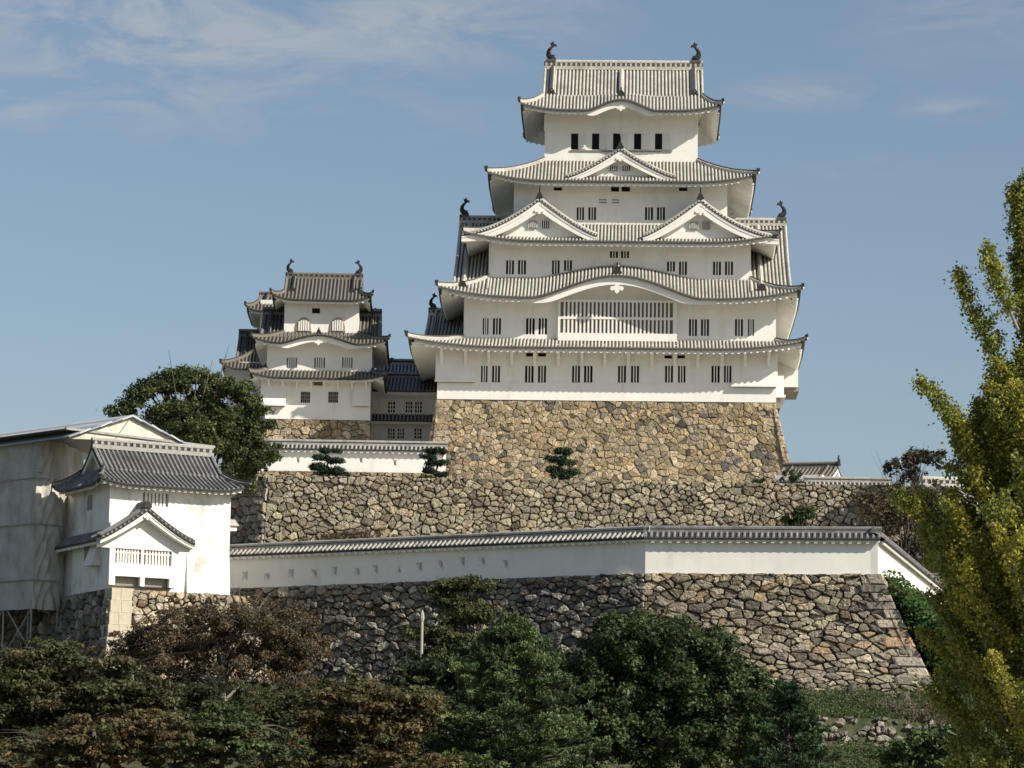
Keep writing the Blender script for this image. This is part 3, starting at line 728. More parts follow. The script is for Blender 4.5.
# great side gables of roof 2 (ridge east to west)
for a, b, sgn in ((455.5, None, -1), (None, 789.5, 1)):
    mb = MB()
    if sgn < 0: xa, xb = KF.x(456, 250, 4), t3[0] + .03; ridge_line(mb, (xb, CY_, KF.z(620, 224, CY_)), (t4[0] + .3, CY_, KF.z(620, 224, CY_)), .55, .55, 'tile', 'tile_joint')
    else: xa, xb = t3[1] - .03, KF.x(789, 250, 4); ridge_line(mb, (t4[1] - .3, CY_, KF.z(620, 224, CY_)), (xa, CY_, KF.z(620, 224, CY_)), .55, .55, 'tile', 'tile_joint')
    zr = KF.z(620, 224, CY_); zf = KF.z(620, 291, -1.0)
    gable_roof(mb, xa, xb, CY_, zr, -.9, zf, 22.9, zf, sag=.3, board=.55, oni_s=.85, desc=False, wall_z=zf + .4)
    # one descending ridge near the outer verge
    g = lambda d: d * 1.3 - .3 * d * d
    xx = xa + .9 if sgn < 0 else xb - 2.6
    pr = [Vector((xx, lin(CY_, -.9, d), zr + (zf - zr) * g(d) + .18)) for d in frange(.03, .97, 10)]
    mb.tube(pr, .2, 6, 'tile_joint', sq=1.2); oni(mb, pr[-1] + Vector((0, -.2, -.3)), .8, 'y')
    mb.build('side_gable', roof2)
    shachi('fish_ornament', (xa + .35 if sgn < 0 else xb - .35, CY_, zr + .6), 1.0, -sgn, roof2)
# roof 3 with two triangular gables
mb, S3, q3 = keep_roof(3, 4.0, 224.7, t4[:2], (463.5, 778.5), -.2, 240.8, 236, lift=.75)
roof3 = mb.build('roof', keep)
def chidori(roof, px, py, lx, rx, ybase, ly, lyb, el, er, win, **k):
    mb = MB(); xp, zp = KF.loc(px, py, ly)
    z0 = KF.z(px, ybase, ly)
    wl2 = xp - KF.x(lx, ybase, ly); wr2 = KF.x(rx, ybase, ly) - xp
    gable_front(mb, xp, zp, wl2, wr2, zp - z0, el, er, ly, lyb, **k)
    g = mb.build('gable', roof)
    # vents in the gable wall
    for (a, b, c, d) in ops_from(KF, win, ly + .70):
        m = MB(); m.box(a, b, ly + .60, ly + .745, c, d, 'dark_opening'); w = m.build('window', keep); m = MB()
        for i in range(5):
            cx = lin(a, b, i / 4); m.box(cx - .035, cx + .035, ly + .55, ly + .60, c, d, 'plaster')
        m.build('bars', w)
chidori(roof3, 539.6, 198, 461.5, 597, 233.5, -.1, 5, 1.75, 1.25, [(529, 537, 221, 228), (541.5, 549.5, 221, 228)], board=.95, pend=.7, oni_s=.55, spike=.6)
chidori(roof3, 700.5, 199, 643, 779, 235, -.1, 5, 1.25, 1.75, [(690, 698, 222, 229), (702, 710, 222, 229)], board=.95, pend=.7, oni_s=.55, spike=.6)
# roof 4 with one triangular gable
mb, S4, q4 = keep_roof(4, 6.0, 161.5, t5[:2], (487.5, 756.5), 1.8, 180.6, 176, lift=.7)
roof4 = mb.build('roof', keep)
chidori(roof4, 620.3, 148, 567, 676, 175.6, 2.2, 7, 1.3, 1.3, [(609.5, 618, 166, 170.5), (622, 630.5, 166, 170.5)], board=.75, pend=.6, oni_s=.55, spike=.6)
# top roof: hip and gable, small undulating gable in the eave
gx0, gx1 = KF.x(544, 80, 8), KF.x(702.5, 80, 8)
c5 = KF.x(621, 100, 3.6); bm5 = bump_fn(c5, 3.1, .98, .3, .25)
mb = MB(); X0, X1, zo5 = Rm(KF, 520.5, 721.5, 107, 3.6, 109.4); zi5 = KF.z(621, 96.5, 6.0)
S5 = skirt(mb, (gx0, gx1, 6.0, 16.0), zi5, (X0, X1, 3.6, 18.4), zo5, lift=.55, bump=bm5)
pendant(mb, (c5, 3.75, S5(c5, 1)[2] - .75), .6)
zr5 = KF.z(621, 69.5, CY_)
gable_roof(mb, gx0, gx1, CY_, zr5, 6.0, zi5, 16.0, zi5, sag=.08, oni_s=.7, ridge=(.6, .75), wall_z=zi5, descr=.24)
rr_ = [Vector((c5, lin(CY_, 5.2, d), lin(zr5, zi5 - .45, d) + .2)) for d in frange(.1, 1, 6)]; mb.tube(rr_, .2, 6, 'tile_joint'); oni(mb, rr_[-1] + Vector((0, -.2, -.25)), .85, 'y', spike=.4)
roof5 = mb.build('roof', keep)
mb = MB(); mb.grid([[(a, 5.97, S5(a, .1)[2] - .35) for a in frange(c5 - 3.1, c5 + 3.1, 20)], [(a, 5.97, t5[3] - 1.0) for a in frange(c5 - 3.1, c5 + 3.1, 20)]], 'plaster'); mb.build('gable_wall', roof5)
shachi('fish_ornament', (gx0 + .55, CY_, zr5 + .75), 1.08, 1, roof5); shachi('fish_ornament', (gx1 - .55, CY_, zr5 + .75), 1.08, -1, roof5)
# brackets below roof 1, dropping chutes, side oriel
for px in (442, 466, 489, 512, 535, 558.5, 582, 605, 628.6, 652, 675, 698, 722, 745, 768.6):
    mb = MB(); x = KF.x(px, 358, 0); zt_, zl_ = KF.z(605, 351, 0), KF.z(605, 367.5, 0)
    mb.extrude([Vector((x - .13, 0, zl_)), Vector((x - .13, -.18, zl_ + .05)), Vector((x - .13, -.42, zl_ + .12)), Vector((x - .13, -.62, zl_ + .75)), Vector((x - .13, -1.5, zt_ + .1)), Vector((x - .13, -1.5, zt_ + .35)), Vector((x - .13, 0, zt_ + .35))], (.26, 0, 0), 'plaster')
    mb.build('bracket', keep)
def chute(fr, root, a, b, ytop, ybot, ly, dep, m='plaster'):
    x0, x1 = fr.x(a, ybot, ly), fr.x(b, ybot, ly); z0, z1 = fr.z((a + b) / 2, ybot, ly), fr.z((a + b) / 2, ytop, ly)
    mb = MB(); mb.extrude([Vector((x0, ly, z1)), Vector((x0, ly - dep, z0)), Vector((x0, ly - dep, z0 - .18)), Vector((x0, ly, z0 - .18))], (x1 - x0, 0, 0), m)
    mb.box(x0 + .15, x1 - .15, ly - dep + .15, ly - .05, z0 - .26, z0 - .17, 'dark_opening')
    mb.box(x0 - .06, x1 + .06, ly - dep - .05, ly - dep + .1, z0 - .26, z0 - .1, m)
    mb.build('dropping_chute', root)
chute(KF, keep, 435.5, 476.5, 346, 379.5, 0, .42); chute(KF, keep, 732, 777.5, 348, 384.5, 0, .42)
mb = MB(); x = t1[1]; z0, z1 = KF.z(780, 407, 2), KF.z(780, 377, 2)
mb.box(x, x + .75, 1.2, 6.5, z0 + .9, z1, 'plaster'); mb.box(x, x + .45, 1.4, 6.2, z0 - .2, z0 + .9, 'wood_grey'); mb.box(x - .02, x + .9, 1.1, 6.6, z0 + .75, z0 + .98, 'plaster')
mb.box(x, x + 2.3, 7.2, 13.6, KF.z(780, 388, 8), KF.z(780, 360, 8), 'plaster'); mb.box(x + .2, x + 2.4, 7.6, 13.0, KF.z(780, 392, 8), KF.z(780, 388, 8), 'wood_grey')
mb.build('side_oriel', keep)
# plaster plinth step at the foot of the ground floor
mb = MB(); z0 = KF.z(606, 383.6, -.04); mb.box(t1[0] - .02, t1[1] + .02, -.05, 0, 0.02, z0, 'plaster'); mb.build('plinth', keep)

# ================================================================== SMALL KEEP (left)
SF = Frame(at(318, 419.5, 306.0), R(1))
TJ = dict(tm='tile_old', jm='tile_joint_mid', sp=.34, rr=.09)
sk = SF.empty('castle_keep', 'small white three storey keep with dark tiled roofs left of the main keep', 'castle')
s1 = tier(SF, sk, 265.5, 370.5, 400, 0, 11, 419.5, 376, [(300.7, 310, 391.6, 402.7), (328.3, 338, 391.6, 402.7), (313.5, 323.5, 381.5, 385.5, 0)], nb=4, barm='wood_grey', cross=2, bw=.04)
s2 = tier(SF, sk, 267, 372, 358, .2, 10.8, 378, 340, [(286.5, 297, 357.5, 367.8), (314.2, 325, 357.5, 367.8), (342, 352.6, 357.5, 367.8)], nb=4, panem='window_grey')
s3 = tier(SF, sk, 284.3, 358.8, 316, 2, 9, 336, 298, [(312, 320, 308, 313.4, 0)])
# bell-shaped windows
for cxp in (303.6, 337.6):
    xc, zb2 = SF.loc(cxp, 331.4, 1.9); w, h = .50, 1.14
    prof = [(-w * 1.1, 0), (-w * .98, h * .5), (-w * .8, h * .78), (-w * .4, h * .95), (0, h * 1.03), (w * .4, h * .95), (w * .8, h * .78), (w * .98, h * .5), (w * 1.1, 0)]
    mb = MB(); mb.extrude([Vector((xc + a * 1.28, 1.86, zb2 + b * 1.12)) for a, b in prof], (0, .14, 0), 'frame_ochre')
    bw_ = mb.build('bell_window', sk); mb = MB(); mb.extrude([Vector((xc + a * .95, 1.845, zb2 + .04 + b * .95)) for a, b in prof], (0, .02, 0), 'window_grey'); mb.build('opening', bw_)
    mb = MB()
    for i in range(-2, 3): mb.box(xc + i * .21 - .065, xc + i * .21 + .065, 1.78, 1.84, zb2 + .04, zb2 + h * (1 - .05 * i * i), 'plaster')
    mb.build('bars', bw_)
mb = MB(); X0, X1, zo = Rm(SF, 249.5, 385.5, 379, -1.6, 377.7)
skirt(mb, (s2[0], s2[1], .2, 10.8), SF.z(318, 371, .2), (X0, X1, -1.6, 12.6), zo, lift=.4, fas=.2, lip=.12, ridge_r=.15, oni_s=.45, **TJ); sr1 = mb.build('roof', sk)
cs = SF.x(318.5, 340, -1.5); bms = bump_fn(cs, 3.6, .80, .3, .0)
mb = MB(); X0, X1, zo = Rm(SF, 252.5, 388, 343, -1.5, 343.2)
SS2 = skirt(mb, (s3[0], s3[1], 2, 9), SF.z(318, 334, 2), (X0, X1, -1.5, 12.5), zo, lift=.45, fas=.2, lip=.12, bump=bms, ridge_r=.15, oni_s=.45, **TJ)
pendant(mb, (cs, -1.35, SS2(cs, 1)[2] - .62), .55); oni(mb, (cs, -1.4, SS2(cs, 1)[2] + .05), .45, 'y', spike=.2)
xa, xb = SF.x(262, 330, 3), SF.x(380, 330, 3)
gable_roof(mb, xa, xb, 5.5, SF.z(318, 315, 5.5), .6, SF.z(318, 338, .6), 10.4, SF.z(318, 338, .6), board=.35, oni_s=.55, dots=False, wall_z=SF.z(318, 339, .6), **TJ)
sr2 = mb.build('roof', sk)
mb = MB(); aa = frange(cs - 3.6, cs + 3.6, 24); mb.grid([[(a, .18, SS2(a, .52)[2] - .3) for a in aa], [(a, .18, s2[3] - 1.2) for a in aa]], 'plaster'); mb.build('gable_wall', sr2)
mb = MB(); X0, X1, zo = Rm(SF, 272, 371.5, 299, .6, 299.6); gx0s, gx1s = SF.x(285.5, 285, 4), SF.x(361.5, 285, 4); zi = SF.z(318, 293, 2.2)
skirt(mb, (gx0s, gx1s, 2.2, 8.8), zi, (X0, X1, .6, 10.4), zo, lift=.45, fas=.2, lip=.12, ridge_r=.15, oni_s=.45, **TJ)
zrs = SF.z(318, 278.5, 5.5); gable_roof(mb, gx0s, gx1s, 5.5, zrs, 2.2, zi, 8.8, zi, sag=.1, oni_s=.55, ridge=(.45, .45), board=.35, wall_z=zi, **TJ)
sr3 = mb.build('roof', sk)
shachi('fish_ornament', (gx0s + .3, 5.5, zrs + .42), .80, 1, sr3); shachi('fish_ornament', (gx1s - .3, 5.5, zrs + .42), .80, -1, sr3)
chute(SF, sk, 260.5, 286, 380, 403.5, 0, .5); chute(SF, sk, 352.5, 370, 380, 403.5, 0, .4)
for px in (269, 283, 297, 311, 324, 338, 352, 366):
    mb = MB(); x = SF.x(px, 385, 0); zt_, zl_ = SF.z(318, 382, 0), SF.z(318, 389, 0)
    mb.extrude([Vector((x - .1, 0, zl_)), Vector((x - .1, -.2, zl_ + .2)), Vector((x - .1, -1, zt_ + .2)), Vector((x - .1, 0, zt_ + .3))], (.2, 0, 0), 'plaster'); mb.build('bracket', sk)
# stone base of the small keep
mb = MB(); cols = []; zb3 = zt2 - SF.O.z; Wd = s1[1] - s1[0]
for (a, b, n) in (((s1[0], .05, 0), (s1[1], .05, 0), (0, -1, 0)), ((s1[0] + .05, 11, 0), (s1[0] + .05, 0, 0), (-1, 0, 0))):
    a, b, n = Vector(a), Vector(b), Vector(n); d = (b - a).normalized(); W = (b - a).length
    stones_into(mb, cols, face_fn(a + n * 1 - d * .6 + Vector((0, 0, zb3)), b + n * 1 + d * .6 + Vector((0, 0, zb3)), a, b, n, W, -zb3, .1), W, -zb3, .95, .7, PAL_TAN, depth=.1, gap=.03, backm='joint_tan')
o = mb.build('stone_rampart', cols=cols); o.location = SF.O; o.rotation_euler = (0, 0, SF.th); tag(o, 'low tan stone base under the small three storey keep', 'stone wall')

# turret behind the small keep
BF = Frame(at(250, 405, 324.0), R(1))
bt = BF.empty('corner_turret', 'dark roofed white corner turret half hidden behind the left side of the small keep', 'turret')
b1 = tier(BF, bt, 227, 290, 385, 0, 12, 420, 362, [(251, 256, 386, 392)], nb=2, panem='window_grey')
b2 = tier(BF, bt, 260, 285, 325, 2, 10, 372, 300, [])
mb = MB(); X0, X1, zo = Rm(BF, 222, 300, 364, -1.4, 369); skirt(mb, (b2[0] - .5, b2[1], 2, 10), BF.z(250, 352, 2), (X0, X1, -1.4, 13.4), zo, lift=.45, fas=.2, lip=.12, ridge_r=.15, oni_s=.45, **TJ)
gable_roof(mb, BF.x(238, 350, 4), b2[1], 6, BF.z(250, 336, 6), .8, BF.z(250, 364, .8), 11.2, BF.z(250, 364, .8), board=.35, oni_s=.5, dots=False, wall_z=BF.z(250, 364, .8), **TJ); mb.build('roof', bt)
mb = MB(); X0, X1, zo = Rm(BF, 246.5, 300, 308, .6, 310.5); zi = BF.z(260, 303, 2.2)
skirt(mb, (b2[0] - .3, b2[1], 2.2, 9.8), zi, (X0, X1, .6, 11.4), zo, lift=.35, fas=.2, lip=.12, ridge_r=.15, oni_s=.45, **TJ)
gable_roof(mb, b2[0] - .3, b2[1], 6, BF.z(265, 296, 6), 2.2, zi, 9.8, zi, oni_s=.45, ridge=(.4, .35), board=.1, wall_m='tile_old', dots=False, wall_z=zi, **TJ); mb.build('roof', bt)
# stone under it
mb = MB(); cols = []; zq = zt2 - BF.O.z; a, b = Vector((b1[0], .05, b1[2])), Vector((b1[1], .05, b1[2]))
stones_into(mb, cols, face_fn(a + Vector((-.8, -1, zq - b1[2])), b + Vector((0, -1, zq - b1[2])), a, b, (0, -1, 0), (b - a).length, b1[2] - zq), (b - a).length, b1[2] - zq, .9, .65, PAL_MID, depth=.1, gap=.04)
o = mb.build('stone_rampart', cols=cols); o.location = BF.O; o.rotation_euler = (0, 0, BF.th); tag(o, 'shaded stone base of the corner turret behind the dark leafy tree', 'stone wall')

# connecting corridor between the keeps
CF = Frame(at(404, 440, 314.0), R(0))
co = CF.empty('connecting_corridor', 'shaded white two storey corridor joining the small keep to the main keep', 'building')
c1 = tier(CF, co, 366, 450, 405, 0, 8, 446, 391, [(388, 395, 401.5, 412.5), (405.7, 412.2, 401.5, 412.5), (415, 421.8, 401.5, 412.5), (388, 394.6, 428.5, 438.5), (397.6, 404, 428.5, 438.5), (414.5, 421.6, 428.5, 438.5)], nb=2, barm='plaster', cross=2, bw=.05)
mb = MB(); xa, xb = c1[0], c1[1]
gable_roof(mb, xa, xb, 4, CF.z(404, 377, 4), -1.2, CF.z(404, 390.5, -1.2), 9.2, CF.z(404, 390.5, -1.2), eave=True, verge=False, desc=False, dots=False, ridge=(.4, .3), fas=.25, **dict(TJ, jm='tile_joint_wall'))
mb.build('roof', co)
mb = MB(); S = lambda a, d: (a, lin(0, -.9, d), lin(CF.z(404, 414.5, 0), CF.z(404, 420.3, -.9), d))
slope(mb, S, lambda d: xa, lambda d: xb, (1, 0, 0), .34, .09, 'tile_old', 'tile_joint_wall', 4, 10, True, .1, lambda a: .22, .15, 1.0, .5); mb.build('lower_roof', co)
U = Frame(at(398, 395, 321.0), R(0))
cu = U.empty('rear_corridor', 'dark tiled upper roof of a rear building showing above the corridor roof', 'building')
u1 = tier(U, cu, 372, 440, 390, 0, 7, 410, 373, [])
mb = MB(); gable_roof(mb, U.x(375, 370, 0), U.x(445, 370, 0), 3.5, U.z(398, 364, 3.5), -1.1, U.z(398, 376, -1.1), 8, U.z(398, 376, -1.1), eave=True, verge=False, desc=False, dots=False, ridge=(.45, .4), **dict(TJ, jm='tile_joint_wall')); mb.build('roof', cu)

# low white wall with tiles in front of the small keep
def tiled_wall(root, fr, x0, x1, yc, th, z0, z1, wr, rise, tm, jm, ops=(), sp=.34, rr=.09, m='plaster', name='wall_section', ridge=(.32, .28), lip=.1, fas=.13):
    mb = MB(); wall_box(mb, x0, x1, yc - th / 2, yc + th / 2, z0, z1, ops, m, depth=.2); w = mb.build(name, root)
    mb = MB(); gable_roof(mb, x0 - .05, x1 + .05, yc, z1 + rise, yc - wr, z1 + .02, yc + wr, z1 + .02, sag=.15, sp=sp, rr=rr, tm=tm, jm=jm, eave=True, verge=False, desc=False, dots=False, ridge=ridge, lip=lip, fas=fas)
    mb.build('roof', root); return w
def loophole(root, shape, x, z, w, h, yf, dep=.2, rim='plaster'):
    mb = MB(); n = 16
    sq = []; sh = []
    for i in range(n):
        a = 2 * math.pi * (i + .5) / n; c, s = math.cos(a), math.sin(a); k = 1 / max(abs(c), abs(s)); sq.append((c * k * w, s * k * h))
        if shape == 'round': sh.append((c * w * .96, s * h * .96))
        elif shape == 'tri':
            t = (s + 1) / 2; sh.append((c * k * w * .95 * max(.02, 1 - (s * k + 1) / 2), s * k * h * .95))
        else: sh.append((c * k * w * .97, s * k * h * .97))
    A = [Vector((x + a, yf, z + b)) for a, b in sq]; B = [Vector((x + a, yf, z + b)) for a, b in sh]; C = [Vector((x + a * .6 + w * .15, yf + dep, z + b * .6)) for a, b in sh]
    for P, Q, m in ((A, B, 'plaster'), (B, C, 'plaster')):
        mb.add(P + Q, [(i, (i + 1) % n, n + (i + 1) % n, n + i) for i in range(n)], m)
    mb.add(C, [tuple(range(n))], 'niche_shade')
    return mb.build('loophole', root)
DF = Frame(at(355, 473, 271.0), R(0)); dw = DF.empty('plaster_wall', 'low cream white wall with grey tiled top in front of the small keep', 'wall')
xa, xb = DF.x(262, 455, 0), DF.x(446, 455, 0); lo = ops_from(DF, [(296, 299.4, 457, 463), (359, 362.4, 457, 463), (392.6, 396.4, 459.5, 466)], -.2)
tiled_wall(dw, DF, xa, xb, 0, .4, DF.z(355, 473.5, -.2), DF.z(355, 450, -.2), .6, .45, 'tile_old', 'tile_joint_wall', lo)
for i, o in enumerate(lo): loophole(dw, 'rect', (o[0] + o[1]) / 2, (o[2] + o[3]) / 2, (o[1] - o[0]) / 2, (o[3] - o[2]) / 2, -.2)
mb = MB(); cols = []; W = xb - xa + 1.0
stones_into(mb, cols, face_fn((xa - .5, -.5, -1.2), (xb + .5, -.5, -1.2), (xa - .5, -.35, .05), (xb + .5, -.35, .05), (0, -1, 0), W, 1.25), W, 1.25, .8, .45, PAL_TAN, depth=.14, gap=.03)
o = mb.build('stone_footing', cols=cols); o.location = DF.O; tag(o, 'row of tan footing stones under the low cream wall of the small keep', 'stone wall')

# ================================================================== LONG WHITE WALL
def seg_frame(a, b): return Frame(V2(a, zw), math.atan2(b.y - a.y, b.x - a.x)), (Vector((b.x, b.y, 0)) - Vector((a.x, a.y, 0))).length
pw = bpy.data.objects.new('plaster_wall', None); COL.objects.link(pw); pw.location = V2(wk, zw)
tag(pw, 'long white plaster wall with grey tiled top and loopholes on the lower stone wall', 'wall')
def sub_wall(a, b, eave_px, kind, ext0=0, ext1=0):
    fr, L = seg_frame(a, b)
    h = Vector((0, 0, 0))
    holder = fr
    return fr, L
WH = (at(645, 538.5, KY + .2).z - zw)
def wall_seg(a, b, ops_px=(), x_ext=(0, 0), jm='tile_joint_wall'):
    fr, L = seg_frame(a, b); ops = []; shapes = []
    for (px, py, sh) in ops_px:
        x, z = fr.loc(px, py, 0.06); ops.append((x - .22, x + .22, z - .27, z + .27)); shapes.append((sh, x, z))
    tmp = MB()
    objs0 = set(bpy.data.objects)
    tiled_wall(None, fr, -x_ext[0], L + x_ext[1], .31, .5, -.02, WH, .66, .46, 'tile_old', jm, ops, sp=.34, rr=.09, ridge=(.34, .22))
    for sh, x, z in shapes: loophole(None, sh, x, z, .22, .27, .06)
    M = Matrix.Translation(fr.O) @ Matrix.Rotation(fr.th, 4, 'Z')
    for o in set(bpy.data.objects) - objs0:
        o.data.transform(Matrix.Translation(-Vector(pw.location)) @ M); o.parent = pw
LH = [(245, 576, 'rect'), (267, 577, 'round'), (291, 573.5, 'rect'), (314, 573.5, 'round'), (334, 571, 'rect'), (357, 572, 'round'), (375, 569.5, 'rect'), (398.6, 569, 'tri'), (419, 567, 'rect'), (440, 564.5, 'round'), (461.6, 561.5, 'rect'), (482, 561.5, 'round'), (505, 564, 'round')]
wall_seg(wl_, wk, LH, (.4, 0.0))
wall_seg(wk, wr_, (), (0, 0), 'tile_joint_old'); wall_seg(wr_, wend, (), (0, 0), 'tile_joint_old')

# ================================================================== LEFT TURRET
TF = Frame(at(107, 585, 205.0), R(28))
tu = TF.empty('gate_turret', 'white two storey turret with grey tiled roof left of the long wall', 'turret')
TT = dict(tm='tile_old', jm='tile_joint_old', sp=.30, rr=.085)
x0 = 0.0; x1 = TF.x(230, 530, 0); zb0 = TF.z(165, 592, 0); DEP = 6.0
zE = TF.z(165, 486, 0) + .3
ops = ops_from(TF, [(143, 168.6, 493, 506.3)], 0)
mb = MB(); wall_box(mb, x0, x1, 0, DEP, zb0, zE, ops, 'plaster_old'); 
# buttress-like flare of the wall foot
xf0, xf1 = TF.x(187, 570, -.1), TF.x(229.5, 588, -.25)
mb.add([(xf0, -.002, zb0 + 2.6), (x1 + .002, -.002, zb0 + 2.6), (x1 + .02, -.22, zb0), (xf0, -.22, zb0), (x1 + .002, 2, zb0 + 2.6), (x1 + .02, 2, zb0), (xf0, 0, zb0)], [(0, 1, 2, 3), (1, 4, 5, 2), (0, 3, 6)], 'plaster_old')
mb.build('wall', tu)
mb = MB(); wall_box(mb, .35, x1 - .6, DEP, 26, zb0 - .2, zE - .3, (), 'plaster_old'); mb.build('rear_wing', tu)
window(tu, ops[0], 0, 6, 'plaster', bw=.075, panem='window_grey')
# lower front bay with gable
yb_ = -.85
bx0, bx1 = TF.x(109.5, 560, yb_), TF.x(177, 560, yb_)
bz0, bz1 = TF.z(145, 586.5, yb_), TF.z(145, 520, yb_)
ops = ops_from(TF, [(115.5, 141.4, 541.5, 563.5), (144.2, 171.8, 543.5, 565.5)], yb_)
ops2 = ops_from(TF, [(115, 140.5, 576.3, 586), (144.5, 169.5, 578, 588)], yb_)
ops2 = [(a, b, bz0 - .0, d) for a, b, c, d in ops2]
mb = MB(); wall_box(mb, bx0, bx1, yb_, 0, bz0, bz1 - .25, ops + ops2, 'plaster'); mb.build('bay', tu)
for o in ops: window(tu, o, yb_, 8, 'plaster', bw=.055, panem='wood_grey', cross=1)
for o in ops2: window(tu, o, yb_, 0, panem='wood_grey', depth=.5)
xp, zp = TF.loc(148, 507.5, yb_ - .7); z0 = TF.z(148, 538.5, yb_ - .7)
mb = MB(); gable_front(mb, xp, zp, xp - TF.x(101, 536, yb_ - .7), TF.x(195.5, 541, yb_ - .7) - xp, zp - z0, 1.15, 1.25, yb_ - .7, .15, board=.36, inset=.68, pend=.38, oni_s=.42, spike=0, ridge=(.32, .3), zb=bz1 - 1.2, ornament_m='plaster', **TT)
mb.build('bay_roof', tu)
# skirt roof along the left face
lz = TF.onx(85, 541, -.9)[1]
mb = MB(); S = lambda a, d: (lin(0, -.75, d), a, lz + lin(.62, 0, d)); slope(mb, S, lambda d: -.3 - .5 * d, lambda d: DEP + 2, (0, 1, 0), .30, .085, 'tile_old', 'tile_joint_old', 4, 12, True, .1, lambda a: .14, .15, 1.0, .45); mb.build('side_roof', tu)
mb = MB(); y0_, z1_ = TF.onx(96, 562, -.02); mb.extrude([Vector((0, y0_ - .6, z1_ + 1.4)), Vector((-.55, y0_ - .6, z1_ - .1)), Vector((-.55, y0_ - .6, z1_ - .25)), Vector((0, y0_ - .6, z1_ - .25))], (0, 1.3, 0), 'plaster'); mb.build('dropping_chute', tu)
for (px, py, w, h) in ((89, 503, .55, .9), (86, 552, .6, 1.1)):
    y_, z_ = TF.onx(px, py, -.0); mb = MB(); mb.box(-.03, .0, y_ - w, y_ + w * .4, z_ - h / 2, z_ + h / 2, 'window_grey'); mb.build('window', tu)
# hip and gable roof
ov = .95; X0 = TF.x(100, 483, -ov); X1 = TF.x(247.5, 491, -ov); zo = (TF.z(102, 482, -ov) + TF.z(235, 490.5, -ov)) / 2
ry = DEP / 2; gx0, gx1 = TF.x(93, 450, ry), TF.x(211, 458, ry); gx0 = max(gx0, X0 + .9)
zr = (TF.z(95, 447, ry) + TF.z(208, 456, ry)) / 2
yi = 1.15; zi = lin(zo, zr, .40)
mb = MB(); skirt(mb, (gx0, gx1, yi, DEP - yi), zi, (X0, X1, -ov, DEP + ov), zo, lift=.35, fas=.14, lip=.1, ridge_r=.13, oni_s=.35, raft=.4, sag=.15, **TT)
gable_roof(mb, gx0, gx1, ry, zr, yi, zi, DEP - yi, zi, sag=.12, oni_s=.4, ridge=(.36, .5), board=.28, wall_z=zi, wall_m='plaster_old', descr=.12, desc=False, **TT)
ridge_line(mb, (gx0 - .1, ry, zr + .02), (gx1 + .1, ry, zr + .02), .42, .5, 'tile_old', 'ridge_plaster', .42, True)
mb.build('roof', tu)
mb = MB(); y_ = 1.0; zc = TF.z(236, 527, 1); mb.extrude([Vector((x1, y_ - .7, zc)), Vector((x1, y_, zc + .45)), Vector((x1, y_ + .7, zc))], (.75, 0, 0), 'tile_joint'); mb.box(x1, x1 + .65, y_ - .55, y_ + .55, zc - .3, zc - .01, 'plaster'); mb.build('side_canopy', tu)
# stone base of the turret
mb = MB(); cols = []; zg = 11.5 - TF.O.z
H = zb0 - zg; Wf = x1 + 1.2
stones_into(mb, cols, face_fn((1.3, -1.9, zg), (Wf + 1.3, -1.9, zg), (1.15, -.95, zb0 - .05), (Wf, -.75, zb0 - .0), (0, -1, .2), Wf - 1.1, H), Wf - 1.1, H, .58, .46, [(.42, .35, .25), (.36, .29, .2), (.3, .26, .2), (.46, .4, .3), (.38, .27, .17), (.25, .22, .18)], depth=.2, gap=.04)
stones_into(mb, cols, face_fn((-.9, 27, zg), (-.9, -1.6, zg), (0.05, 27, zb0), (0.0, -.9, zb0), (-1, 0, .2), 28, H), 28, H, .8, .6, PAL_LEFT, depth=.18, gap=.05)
for i in range(9):
    zt_, zl_ = lin(zb0, zg, i / 9) - .0, lin(zb0, zg, (i + 1) / 9) + .02; t = (i + .5) / 9; w = 1.25 if i % 2 else 1.05
    xx = -.05 - .85 * t; yy = -1.05 - .9 * t
    for (a, b) in ((xx, xx + w * .55), (xx + w * .55 + .02, xx + w + .35)):
        n0 = len(mb.v); mb.box(a, b, yy, yy + 1.3, zl_, zt_, 'ashlar'); cols.extend([(.5, .45, .35, 1)] * (len(mb.v) - n0))
o = mb.build('stone_rampart', cols=cols); o.location = TF.O; o.rotation_euler = (0, 0, TF.th); tag(o, 'stone base with pale squared corner blocks under the left turret', 'stone wall')

# ================================================================== SCAFFOLD SHED at the far left
XF = Frame(at(130, 470, 210.5), R(44))
sc_ = XF.empty('scaffold_shelter', 'sheeted repair scaffold with metal roof standing at the left edge', 'scaffold')
GY = 0.0
gx_l, gz_l = XF.loc(71, 434, GY); gx_a, gz_a = XF.loc(130, 415, GY); gx_r, gz_r = XF.loc(181, 441, GY)
y0, y1 = GY, 26.0
lx = gx_l + .15
SY = min((i * .1 for i in range(0, 120)), key=lambda q: abs(XF.x(36, 500, q) - lx))
print('scaffold', gx_l, gx_a, gx_r, gz_l, gz_a, gz_r, lx, SY)
mb = MB()     # roof: two metal slopes with standing bands
el_x = gx_l - .35; el_z = gz_l + (gz_a - gz_l) / (gx_a - gx_l) * (el_x - gx_l)
for (xa, za, xb, zb2) in ((gx_a, gz_a, el_x, el_z), (gx_a, gz_a, gx_r + .5, gz_r - .2)):
    for i in range(6):
        t0, t1_ = i / 6, (i + 1) / 6
        p, q = (lin(xa, xb, t0), lin(za, zb2, t0) + .02 * i % .05), (lin(xa, xb, t1_), lin(za, zb2, t1_) - .04)
        mb.extrude([Vector((p[0], y0 - .3, p[1])), Vector((q[0], y0 - .3, q[1])), Vector((q[0], y0 - .3, q[1] - .09)), Vector((p[0], y0 - .3, p[1] - .12))], (0, y1 - y0, 0), 'metal_roof' if i % 2 else 'metal_pale')
mb.build('roof', sc_)
